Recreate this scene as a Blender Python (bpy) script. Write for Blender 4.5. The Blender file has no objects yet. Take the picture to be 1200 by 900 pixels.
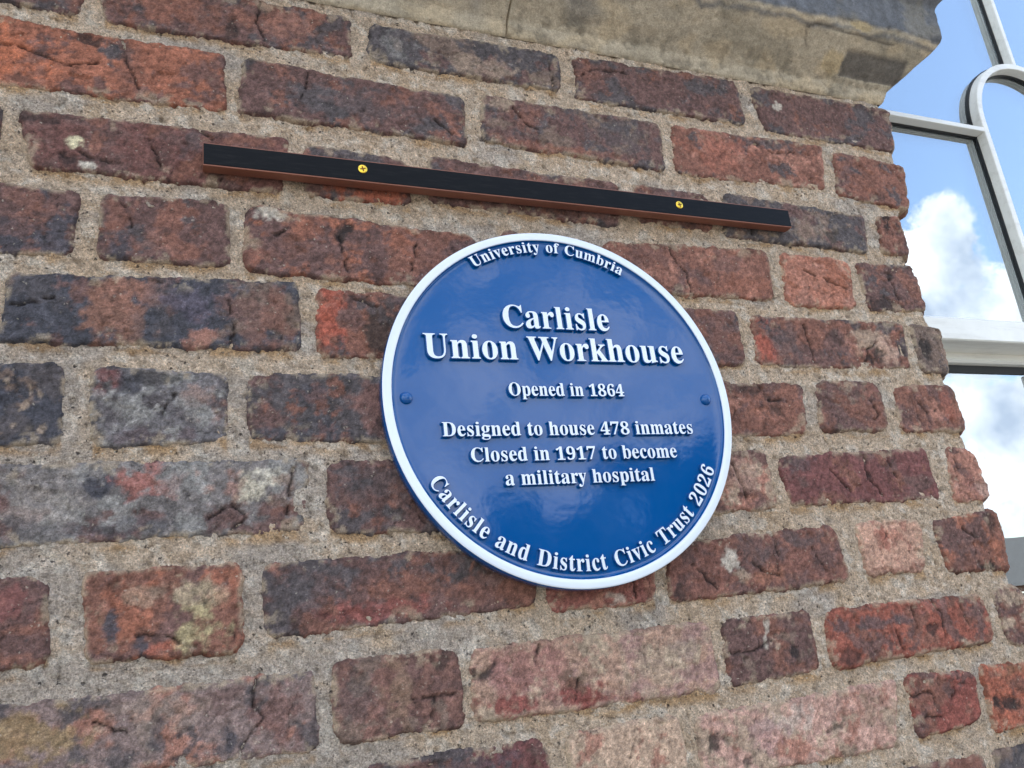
import bpy, math, json, random
import numpy as np

R = math.radians
scene = bpy.context.scene
col = scene.collection

# ------------------------------------------------------------------ camera
CAM = (-0.3938, -0.7867, 1.65)
cr = (0.92707, -0.35912, -0.10761)
cu_ = (-0.01605, -0.32478, 0.94565)
cf = (0.37456, 0.87496, 0.30685)
cam_d = bpy.data.cameras.new('camera')
cam = bpy.data.objects.new('camera', cam_d)
col.objects.link(cam)
from mathutils import Matrix, Vector
cam.matrix_world = Matrix(((cr[0], cu_[0], -cf[0], CAM[0]), (cr[1], cu_[1], -cf[1], CAM[1]),
                           (cr[2], cu_[2], -cf[2], CAM[2]), (0, 0, 0, 1)))
cam_d.sensor_width = 36.0
cam_d.lens = 36.0 * 991.36 / 1200.0
cam_d.clip_start = 0.02
cam_d.clip_end = 3000
scene.camera = cam

# ------------------------------------------------------------------ light
SUN_EL, SUN_AZ = 48.0, 48.0            # behind the wall, up to the right
world = bpy.data.worlds.new('World'); scene.world = world
world.use_nodes = True
wt = world.node_tree; wn, wl = wt.nodes, wt.links
sky = wn.new('ShaderNodeTexSky'); sky.sky_type = 'NISHITA'; sky.sun_disc = False
sky.sun_elevation = R(SUN_EL); sky.sun_rotation = R(SUN_AZ)
bg = wn['Background']; bg.inputs[1].default_value = 0.12
tc = wn.new('ShaderNodeTexCoord')
nrm = wn.new('ShaderNodeVectorMath'); nrm.operation = 'NORMALIZE'
wl.new(tc.outputs['Generated'], nrm.inputs[0])
def wmath(op, a, b=None, c=None, clamp=False):
    n = wn.new('ShaderNodeMath'); n.operation = op; n.use_clamp = clamp
    for i, v in enumerate((a, b, c)):
        if v is None: continue
        if isinstance(v, (int, float)): n.inputs[i].default_value = v
        else: wl.new(v, n.inputs[i])
    return n.outputs[0]
def azel(az, el):
    a, e = R(az), R(el)
    return (math.sin(a) * math.cos(e), -math.cos(a) * math.cos(e), math.sin(e))
# fair weather cumulus: azimuth (from -Y towards +X), elevation, angular radius, density
CLOUDS = [(53.0, 22.0, 1.8, .85), (51.0, 20.2, 2.4, .8), (53.0, 17.8, 2.6, .95), (56.5, 16.6, 2.2, .9), (50.5, 17, 2.5, .9), (53, 14.5, 3, .8), (51.5, 9.5, 4, 1.0), (56, 8, 5, .9), (70, 12, 8, .9),
          (18, 18, 7, .80), (24, 24.5, 4, .56), (33, 20, 5, .80), (14, 14, 6, .74), (5, 14, 10, .75), (16, 36, 8, .8), (-14, 20, 11, .9),
          (27, 20, 5, .80), (21, 15, 5, .80),
          (-38, 14, 12, 1.0), (-60, 28, 14, 1.0), (-95, 16, 12, .9), (-130, 30, 14, .9), (95, 24, 13, 1.0), (120, 12, 10, .8),
          (160, 40, 12, .8), (0, 55, 14, .9), (-50, 60, 12, .9), (60, 62, 12, .9), (-170, 15, 12, .9)]
dens = None
for az, el, rad, w in CLOUDS:
    d = wn.new('ShaderNodeVectorMath'); d.operation = 'DOT_PRODUCT'
    wl.new(nrm.outputs[0], d.inputs[0]); d.inputs[1].default_value = azel(az, el)
    m = wn.new('ShaderNodeMapRange'); m.interpolation_type = 'SMOOTHSTEP'
    m.inputs['From Min'].default_value = math.cos(R(rad * 1.7)); m.inputs['From Max'].default_value = math.cos(R(rad * .25))
    m.inputs['To Min'].default_value = 0; m.inputs['To Max'].default_value = w
    wl.new(d.outputs['Value'], m.inputs['Value'])
    dens = m.outputs[0] if dens is None else wmath('MAXIMUM', dens, m.outputs[0])
cn = wn.new('ShaderNodeTexNoise'); cn.inputs['Scale'].default_value = 17; cn.inputs['Detail'].default_value = 9
cn.inputs['Roughness'].default_value = .68; cn.inputs['Distortion'].default_value = .25
wl.new(nrm.outputs[0], cn.inputs['Vector'])
dn = wmath('ADD', dens, wmath('MULTIPLY', wmath('SUBTRACT', cn.outputs[0], .5), 2.3))
ca = wn.new('ShaderNodeMapRange'); ca.interpolation_type = 'SMOOTHSTEP'
ca.inputs['From Min'].default_value = .45; ca.inputs['From Max'].default_value = .80
wl.new(dn, ca.inputs['Value'])
cb = wn.new('ShaderNodeTexNoise'); cb.inputs['Scale'].default_value = 14; cb.inputs['Detail'].default_value = 6
wl.new(nrm.outputs[0], cb.inputs['Vector'])
ccol = wn.new('ShaderNodeValToRGB')
ccol.color_ramp.elements[0].position = .35; ccol.color_ramp.elements[0].color = (2.4, 2.8, 3.5, 1)
ccol.color_ramp.elements[1].position = .62; ccol.color_ramp.elements[1].color = (5.6, 5.8, 6.0, 1)
wl.new(cb.outputs[0], ccol.inputs[0])
mixc = wn.new('ShaderNodeMix'); mixc.data_type = 'RGBA'
wl.new(ca.outputs[0], mixc.inputs['Factor']); wl.new(sky.outputs[0], mixc.inputs['A']); wl.new(ccol.outputs[0], mixc.inputs['B'])
wl.new(mixc.outputs['Result'], bg.inputs[0])

sun_d = bpy.data.lights.new('sun', 'SUN'); sun_d.energy = 3.6; sun_d.angle = R(0.53); sun_d.color = (1, .95, .87)
sun = bpy.data.objects.new('sun', sun_d); col.objects.link(sun)
sv = Vector((math.sin(R(SUN_AZ)) * math.cos(R(SUN_EL)), math.cos(R(SUN_AZ)) * math.cos(R(SUN_EL)), math.sin(R(SUN_EL))))
sun.rotation_euler = sv.to_track_quat('Z', 'Y').to_euler(); sun.location = (4, 4, 8)
scene.view_settings.view_transform = 'Standard'; scene.view_settings.look = 'None'
scene.view_settings.exposure = 2.15; scene.view_settings.gamma = 1.0
scene.cycles.use_denoising = True

# ------------------------------------------------------------------ helpers
def lin(c):
    a = np.asarray(c, float) / 255.0
    return np.where(a <= .04045, a / 12.92, ((a + .055) / 1.055) ** 2.4)
def new_mat(name):
    m = bpy.data.materials.new(name); m.use_nodes = True
    return m, m.node_tree.nodes, m.node_tree.links, m.node_tree.nodes['Principled BSDF']
def simple(name, rgb, rough=.5, metal=0., bump=0., scale=200., var=.12, coat=0.):
    m, n, l, p = new_mat(name)
    c = lin(rgb)
    t = n.new('ShaderNodeTexCoord'); no = n.new('ShaderNodeTexNoise'); no.inputs['Scale'].default_value = scale; no.inputs['Detail'].default_value = 6
    l.new(t.outputs['Object'], no.inputs['Vector'])
    ra = n.new('ShaderNodeValToRGB'); ra.color_ramp.elements[0].position = .3; ra.color_ramp.elements[1].position = .7
    ra.color_ramp.elements[0].color = (*[float(v * (1 - var)) for v in c], 1); ra.color_ramp.elements[1].color = (*[float(min(1, v * (1 + var))) for v in c], 1)
    l.new(no.outputs[0], ra.inputs[0]); l.new(ra.outputs[0], p.inputs['Base Color'])
    p.inputs['Roughness'].default_value = rough; p.inputs['Metallic'].default_value = metal
    p.inputs['Coat Weight'].default_value = coat
    if bump:
        b = n.new('ShaderNodeBump'); b.inputs['Strength'].default_value = bump; b.inputs['Distance'].default_value = .001
        l.new(no.outputs[0], b.inputs['Height']); l.new(b.outputs[0], p.inputs['Normal'])
    return m
def mesh_obj(name, verts, faces, mat, parent=None, smooth=False, colors=None):
    me = bpy.data.meshes.new(name)
    verts = np.asarray(verts, np.float32); 
    if isinstance(faces, np.ndarray):
        nf, k = faces.shape
        me.vertices.add(len(verts)); me.vertices.foreach_set('co', verts.ravel())
        me.loops.add(nf * k); me.loops.foreach_set('vertex_index', faces.astype(np.int32).ravel())
        me.polygons.add(nf); me.polygons.foreach_set('loop_start', np.arange(0, nf * k, k, dtype=np.int32))
        me.update(calc_edges=True)
    else:
        me.from_pydata([tuple(map(float, v)) for v in verts], [], faces)
    if smooth: me.polygons.foreach_set('use_smooth', [True] * len(me.polygons))
    for m in (mat if isinstance(mat, (list, tuple)) else [mat]): me.materials.append(m)
    if colors is not None:
        a = me.color_attributes.new('tone', 'FLOAT_COLOR', 'POINT')
        c4 = np.ones((len(verts), 4), np.float32); c4[:, :3] = colors
        a.data.foreach_set('color', c4.ravel())
    me.validate(); me.update()
    o = bpy.data.objects.new(name, me); col.objects.link(o)
    if parent is not None: o.parent = parent
    return o
def empty(name, label, cat, loc=(0, 0, 0), group=None):
    o = bpy.data.objects.new(name, None); col.objects.link(o); o.location = loc; o.empty_display_size = .05
    o['label'] = label; o['category'] = cat
    if group: o['group'] = group
    return o
def put(o, parent):
    bpy.context.view_layer.update()
    o.parent = parent; o.matrix_parent_inverse = parent.matrix_world.inverted()
def box_data(x0, x1, y0, y1, z0, z1):
    v = [(x, y, z) for x in (x0, x1) for y in (y0, y1) for z in (z0, z1)]
    f = [(0, 1, 3, 2), (4, 6, 7, 5), (0, 4, 5, 1), (2, 3, 7, 6), (0, 2, 6, 4), (1, 5, 7, 3)]
    return v, f
def box(name, x0, x1, y0, y1, z0, z1, mat, parent=None, bevel=0., seg=2):
    import bmesh
    v, f = box_data(x0, x1, y0, y1, z0, z1)
    o = mesh_obj(name, v, f, mat, parent)
    bm = bmesh.new(); bm.from_mesh(o.data)
    if bevel: bmesh.ops.bevel(bm, geom=list(bm.edges), offset=bevel, segments=seg, profile=.5, affect='EDGES')
    bmesh.ops.recalc_face_normals(bm, faces=bm.faces)
    bm.to_mesh(o.data); bm.free()
    return o
def grid_faces(n, m):
    i = np.arange(n - 1)[:, None] * m + np.arange(m - 1)[None, :]
    i = i.ravel()
    return np.stack([i, i + 1, i + m + 1, i + m], 1)

# gradient noise on numpy arrays
_rs = np.random.RandomState(7)
_perm = _rs.permutation(256); _perm = np.concatenate([_perm, _perm, _perm]).astype(np.int64)
_grad = _rs.randn(256, 3); _grad /= np.linalg.norm(_grad, axis=1)[:, None]
def pn(x, y, z=0.):
    x, y, z = np.broadcast_arrays(np.asarray(x, float), y, z)
    xi, yi, zi = np.floor(x).astype(int), np.floor(y).astype(int), np.floor(z).astype(int)
    xf, yf, zf = x - xi, y - yi, z - zi
    u, v, w = [t * t * t * (t * (t * 6 - 15) + 10) for t in (xf, yf, zf)]
    xi, yi, zi = xi & 255, yi & 255, zi & 255
    def g(a, b, c):
        h = _perm[_perm[_perm[(xi + a) & 255] + ((yi + b) & 255)] + ((zi + c) & 255)]
        G = _grad[h]
        return G[..., 0] * (xf - a) + G[..., 1] * (yf - b) + G[..., 2] * (zf - c)
    def L(a, b, t): return a + (b - a) * t
    return L(L(L(g(0, 0, 0), g(1, 0, 0), u), L(g(0, 1, 0), g(1, 1, 0), u), v),
             L(L(g(0, 0, 1), g(1, 0, 1), u), L(g(0, 1, 1), g(1, 1, 1), u), v), w) * 1.6
def fbm(x, y, z=0., o=4, gain=.55):
    s, a = 0., 1.
    for i in range(o):
        s = s + a * pn(x * 2 ** i + 17.3 * i, y * 2 ** i + 5.1 * i, z * 2 ** i); a *= gain
    return s
def sst(a, b, x):
    t = np.clip((x - a) / (b - a), 0, 1); return t * t * (3 - 2 * t)

# ------------------------------------------------------------------ materials
def masonry(name, fine, speck_w, speck_d, rough=.9, bump=.5, bscale=900, grain=1800, gvar=.25, bdist=.0012, sand=0.):
    m, n, l, p = new_mat(name)
    at = n.new('ShaderNodeAttribute'); at.attribute_name = 'tone'
    geo = n.new('ShaderNodeNewGeometry')
    def noise(sc, det=6, ro=.6):
        x = n.new('ShaderNodeTexNoise'); x.inputs['Scale'].default_value = sc; x.inputs['Detail'].default_value = det; x.inputs['Roughness'].default_value = ro
        l.new(geo.outputs['Position'], x.inputs['Vector']); return x.outputs[0]
    def ramp(v, a, b, lo, hi):
        x = n.new('ShaderNodeMapRange'); x.inputs['From Min'].default_value = a; x.inputs['From Max'].default_value = b
        x.inputs['To Min'].default_value = lo; x.inputs['To Max'].default_value = hi; l.new(v, x.inputs['Value']); return x.outputs[0]
    def scale(c, f):
        x = n.new('ShaderNodeVectorMath'); x.operation = 'SCALE'; l.new(c, x.inputs[0]); l.new(f, x.inputs['Scale']); return x.outputs[0]
    def mix(c, d, f):
        x = n.new('ShaderNodeMix'); x.data_type = 'RGBA'; l.new(f, x.inputs['Factor']); l.new(c, x.inputs['A'])
        if isinstance(d, tuple): x.inputs['B'].default_value = d
        else: l.new(d, x.inputs['B'])
        return x.outputs['Result']
    c = at.outputs['Color']
    c = scale(c, ramp(noise(140, 8, .7), .3, .7, 1 - fine, 1 + fine))
    c = scale(c, ramp(noise(grain * .42, 5, .75), .34, .66, 1 - gvar, 1 + gvar))
    c = scale(c, ramp(noise(grain, 3, .7), .3, .7, 1 - gvar, 1 + gvar))
    if sand:
        vg = n.new('ShaderNodeTexVoronoi'); vg.inputs['Scale'].default_value = 560; l.new(geo.outputs['Position'], vg.inputs['Vector'])
        sg = n.new('ShaderNodeSeparateColor'); l.new(vg.outputs['Color'], sg.inputs[0]); c = scale(c, ramp(sg.outputs[1], 0, 1, 1 - sand, 1 + sand))
    def spots(sc, thr, rad, color, amount):
        # sparse grains: voronoi cells thinned by their random colour
        v = n.new('ShaderNodeTexVoronoi'); v.inputs['Scale'].default_value = sc; wv = n.new('ShaderNodeTexNoise'); wv.inputs['Scale'].default_value = sc * 1.6; l.new(geo.outputs['Position'], wv.inputs['Vector'])
        wa = n.new('ShaderNodeVectorMath'); wa.operation = 'MULTIPLY_ADD'; l.new(wv.outputs['Color'], wa.inputs[0]); wa.inputs[1].default_value = (1.6 / sc,) * 3; l.new(geo.outputs['Position'], wa.inputs[2])
        l.new(wa.outputs[0], v.inputs['Vector'])
        s = n.new('ShaderNodeSeparateColor'); l.new(v.outputs['Color'], s.inputs[0])
        sel = ramp(s.outputs[0], thr, thr + .05, 0, 1)
        dd = ramp(v.outputs['Distance'], rad, rad * 1.6, 1, 0)
        f = n.new('ShaderNodeMath'); f.operation = 'MULTIPLY'; l.new(sel, f.inputs[0]); l.new(dd, f.inputs[1])
        f2 = n.new('ShaderNodeMath'); f2.operation = 'MULTIPLY'; l.new(f.outputs[0], f2.inputs[0]); f2.inputs[1].default_value = amount
        return f2.outputs[0], color
    pit = None
    for i, (sc, thr, rad, colr, am) in enumerate([(420, 1 - speck_w, .30, (*[float(v) for v in lin((205, 192, 172))], 1), .8),
                                  (330, 1 - speck_d, .32, (*[float(v) for v in lin((42, 36, 36))], 1), .85),
                                  (700, 1 - speck_d, .33, (*[float(v) for v in lin((60, 52, 50))], 1), .8)]):
        f, cc = spots(sc, thr, rad, colr, am)
        c = mix(c, cc, f)
        if i == 1: pit = f
    l.new(c, p.inputs['Base Color'])
    p.inputs['Roughness'].default_value = rough; p.inputs['Specular IOR Level'].default_value = .35
    h1 = noise(bscale, 8, .65); h2 = noise(bscale * .22, 6, .6)
    s = n.new('ShaderNodeMath'); s.operation = 'MULTIPLY_ADD'; l.new(h2, s.inputs[0]); s.inputs[1].default_value = 2.0; l.new(h1, s.inputs[2])
    s2 = n.new('ShaderNodeMath'); s2.operation = 'SUBTRACT'; l.new(s.outputs[0], s2.inputs[0]); l.new(pit, s2.inputs[1])
    b = n.new('ShaderNodeBump'); b.inputs['Strength'].default_value = bump; b.inputs['Distance'].default_value = bdist
    l.new(s2.outputs[0], b.inputs['Height']); l.new(b.outputs[0], p.inputs['Normal'])
    return m
M_brick = masonry('weathered_brick', .24, .03, .035, bump=.9, gvar=.30, bdist=.0018, sand=.14)
M_mortar = masonry('sandy_mortar', .18, .12, .06, rough=.95, bump=1.0, bscale=620, grain=1300, gvar=.36, bdist=.004, sand=.26)
M_stone = masonry('sandstone', .26, .01, .025, bump=.9, bscale=500, grain=1500, gvar=.2, sand=.08)

def procedural_brick(name):
    m, n, l, p = new_mat(name)
    geo = n.new('ShaderNodeNewGeometry'); mp = n.new('ShaderNodeMapping'); mp.inputs['Rotation'].default_value = (R(90), 0, 0)
    l.new(geo.outputs['Position'], mp.inputs['Vector'])
    b = n.new('ShaderNodeTexBrick'); b.inputs['Scale'].default_value = 1
    b.inputs['Brick Width'].default_value = .25; b.inputs['Row Height'].default_value = .0883; b.inputs['Mortar Size'].default_value = .009
    b.inputs['Color1'].default_value = (*lin((125, 78, 62)), 1); b.inputs['Color2'].default_value = (*lin((88, 62, 60)), 1); b.inputs['Mortar'].default_value = (*lin((170, 150, 126)), 1)
    l.new(mp.outputs[0], b.inputs['Vector']); l.new(b.outputs['Color'], p.inputs['Base Color']); p.inputs['Roughness'].default_value = .9
    bu = n.new('ShaderNodeBump'); bu.inputs['Distance'].default_value = -.006; l.new(b.outputs['Fac'], bu.inputs['Height']); l.new(bu.outputs[0], p.inputs['Normal'])
    return m
M_far_brick = procedural_brick('far_brick')
M_white = simple('white_window_paint', (228, 226, 218), .35, var=.04, scale=30, bump=.05)
M_gasket = simple('black_gasket', (22, 23, 25), .6)
M_spacer = simple('spacer_metal', (72, 80, 84), .5, .3)
M_room = simple('room_plaster', (84, 84, 84), .9, scale=3)
M_blind = simple('blind_fabric', (176, 178, 180), .8, scale=60, var=.05)
M_bar_black = simple('black_anodised_face', (5, 6, 9), .5, var=.15, scale=500, bump=.12)
def scuff(m, dust, amount, scale):
    n, l = m.node_tree.nodes, m.node_tree.links; p = n['Principled BSDF']
    t = n.new('ShaderNodeTexCoord'); mp = n.new('ShaderNodeMapping'); mp.inputs['Scale'].default_value = (scale * .12, scale, scale); l.new(t.outputs['Object'], mp.inputs['Vector'])
    no = n.new('ShaderNodeTexNoise'); no.inputs['Scale'].default_value = 1; no.inputs['Detail'].default_value = 9; no.inputs['Roughness'].default_value = .75; l.new(mp.outputs[0], no.inputs['Vector'])
    mr = n.new('ShaderNodeMapRange'); mr.inputs['From Min'].default_value = .50; mr.inputs['From Max'].default_value = .78; mr.inputs['To Max'].default_value = amount; l.new(no.outputs[0], mr.inputs['Value'])
    mx = n.new('ShaderNodeMix'); mx.data_type = 'RGBA'; l.new(mr.outputs[0], mx.inputs['Factor'])
    src = p.inputs['Base Color'].links
    if src: l.new(src[0].from_socket, mx.inputs['A'])
    else: mx.inputs['A'].default_value = p.inputs['Base Color'].default_value
    mx.inputs['B'].default_value = (*lin(dust), 1); l.new(mx.outputs['Result'], p.inputs['Base Color'])
M_bar_black.node_tree.nodes['Principled BSDF'].inputs['Specular IOR Level'].default_value = .14
M_copper = simple('copper_anodised', (140, 90, 72), .42, .35, var=.08, scale=300)
scuff(M_bar_black, (96, 92, 88), .11, 300); scuff(M_copper, (96, 66, 54), .6, 200); scuff(M_white, (150, 140, 120), .45, 60)
M_brass = simple('brass_screw', (238, 196, 70), .28, .85, var=.08, scale=900)
M_recess_shade = simple('screw_recess_shade', (110, 70, 16), .5, .6)
M_plaque_white = simple('white_enamel', (218, 224, 231), .22, var=.02, scale=60, coat=.4)
M_paving = simple('paving_concrete', (150, 145, 135), .9, scale=3, var=.2, bump=.2)
M_ground = simple('asphalt_ground', (84, 82, 78), .9, scale=2, var=.25)

def blue_mat():
    m, n, l, p = new_mat('blue_enamel')
    t = n.new('ShaderNodeTexCoord')
    no = n.new('ShaderNodeTexNoise'); no.inputs['Scale'].default_value = 26; no.inputs['Detail'].default_value = 3
    l.new(t.outputs['Object'], no.inputs['Vector'])
    n2 = n.new('ShaderNodeTexNoise'); n2.inputs['Scale'].default_value = 160; n2.inputs['Detail'].default_value = 4
    l.new(t.outputs['Object'], n2.inputs['Vector'])
    ad = n.new('ShaderNodeMath'); ad.operation = 'MULTIPLY_ADD'; l.new(n2.outputs[0], ad.inputs[0]); ad.inputs[1].default_value = .05; l.new(no.outputs[0], ad.inputs[2])
    b = n.new('ShaderNodeBump'); b.inputs['Strength'].default_value = .2; b.inputs['Distance'].default_value = .0015
    l.new(ad.outputs[0], b.inputs['Height'])
    l.new(b.outputs[0], p.inputs['Normal']); l.new(b.outputs[0], p.inputs['Coat Normal'])
    p.inputs['Base Color'].default_value = (*lin((0, 76, 138)), 1)
    p.inputs['Roughness'].default_value = .07; p.inputs['IOR'].default_value = 1.54
    p.inputs['Coat Weight'].default_value = 0.0; p.inputs['Coat Roughness'].default_value = .05; p.inputs['Coat IOR'].default_value = 1.6
    return m
M_blue = blue_mat()
def glass_mat(refl=.5, name='solar_glass'):
    m, n, l, p = new_mat(name)
    n.remove(p)
    g = n.new('ShaderNodeBsdfGlossy'); g.inputs['Roughness'].default_value = .004; g.inputs['Color'].default_value = (.88, .93, .95, 1)
    t = n.new('ShaderNodeBsdfTransparent'); t.inputs['Color'].default_value = (.86, .88, .88, 1)
    fr = n.new('ShaderNodeLayerWeight'); fr.inputs['Blend'].default_value = .35
    mr = n.new('ShaderNodeMapRange'); mr.inputs['To Min'].default_value = refl; mr.inputs['To Max'].default_value = .95
    l.new(fr.outputs['Fresnel'], mr.inputs['Value'])
    mx = n.new('ShaderNodeMixShader'); l.new(mr.outputs[0], mx.inputs[0]); l.new(t.outputs[0], mx.inputs[1]); l.new(g.outputs[0], mx.inputs[2])
    no = n.new('ShaderNodeTexNoise'); no.inputs['Scale'].default_value = 3; tcn = n.new('ShaderNodeTexCoord'); l.new(tcn.outputs['Object'], no.inputs['Vector'])
    b = n.new('ShaderNodeBump'); b.inputs['Strength'].default_value = .12; b.inputs['Distance'].default_value = .006; l.new(no.outputs[0], b.inputs['Height']); l.new(b.outputs[0], g.inputs['Normal'])
    l.new(mx.outputs[0], n['Material Output'].inputs[0])
    return m
M_glass = glass_mat(.40)
M_glass_in = glass_mat(.66, 'inner_glass')

# ------------------------------------------------------------------ wall data (millimetres on the wall plane: x,z of TL TR BR BL)
BR = {}
for ln in """A1 -629,2356 -486,2364 -485,2313 -598,2319
A2 -466,2369 -210,2370 -211,2315 -462,2312
A3 -184,2366 55,2369 53,2317 -187,2315
A4 79,2372 332,2380 333,2311 77,2308
A5 355,2374 612,2377 601,2304 366,2305
B1 -589,2297 -347,2290 -346,2222 -583,2219
B2 -324,2291 -78,2281 -82,2218 -332,2224
B3 -53,2290 189,2286 185,2218 -58,2227
B4 211,2288 460,2291 445,2221 205,2217
B5 482,2287 608,2276 598,2206 468,2213
C1 -529,2192 -282,2195 -292,2132 -517,2133
C2 -264,2192 -154,2187 -154,2131 -265,2132
C3 -127,2194 112,2187 106,2132 -129,2139
C4 136,2191 247,2188 242,2135 134,2143
C5 272,2194 502,2182 493,2127 261,2131
C6 527,2185 572,2191 575,2131 525,2131
D1 -555,2110 -477,2108 -481,2045 -550,2042
D2 -456,2109 -343,2113 -342,2043 -456,2043
D3 -323,2110 -82,2099 -89,2033 -327,2040
D4 81,2106 321,2115 316,2046 80,2044
D5 344,2113 453,2109 447,2040 336,2039
D6 472,2107 571,2111 576,2045 471,2040
E1 -527,2021 -279,2027 -278,1957 -530,1959
E2 -258,2023 -134,2019 -140,1953 -258,1953
E3 105,2024 251,2024 249,1956 98,1951
E4 274,2019 524,2021 515,1957 272,1956
E5 540,2020 589,2015 586,1953 537,1956
F1 -542,1935 -482,1935 -480,1866 -537,1866
F2 -457,1934 -345,1929 -345,1867 -455,1863
F3 -324,1929 -95,1930 -102,1863 -325,1868
F4 157,1930 328,1930 320,1869 145,1868
F5 356,1935 453,1935 451,1874 345,1872
F6 479,1929 581,1934 585,1873 474,1871
G1 -541,1845 -273,1846 -279,1782 -537,1781
G2 -255,1844 -85,1843 -88,1775 -254,1777
G3 128,1844 251,1848 254,1781 126,1777
G4 272,1839 504,1846 510,1784 273,1783
G5 543,1850 588,1842 596,1781 533,1776
H1 -535,1754 -487,1752 -480,1687 -529,1684
H2 -458,1754 -334,1753 -336,1683 -450,1684
H3 -314,1751 -57,1754 -59,1698 -313,1690
H4 -39,1752 84,1751 76,1691 -44,1691
H5 102,1746 328,1756 334,1694 93,1689
H6 363,1758 464,1757 453,1698 364,1696
H7 486,1753 596,1762 595,1691 489,1693
I0 -522,1656 -275,1656 -274,1596 -518,1601
I1 -257,1661 -146,1662 -143,1598 -256,1599
I2 -128,1661 135,1662 134,1597 -131,1601
I3 153,1662 268,1665 266,1602 148,1600
I4 291,1662 530,1662 533,1609 284,1603
I5 554,1668 604,1666 599,1600 559,1601
J1 -232,1576 -67,1576 -61,1525 -227,1531
J2 -40,1575 82,1578 80,1519 -43,1519
J3 103,1574 365,1578 349,1516 99,1516
J4 383,1584 487,1576 478,1526 383,1518
J5 500,1580 596,1577 576,1512 497,1510""".split('\n'):
    f = ln.split(); BR[f[0]] = np.array([[float(a) for a in q.split(',')] for q in f[1:]]) / 1000.
P_ = (108, 76, 70); RD = (132, 82, 64); O_ = (158, 90, 60); S_ = (166, 108, 86); G_ = (86, 78, 80); T_ = (170, 144, 118)
Y_ = (174, 150, 122); K_ = (46, 41, 40); W_ = (200, 190, 172); B_ = (72, 71, 80); N_ = (122, 98, 84); LG = (136, 132, 128)
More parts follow.
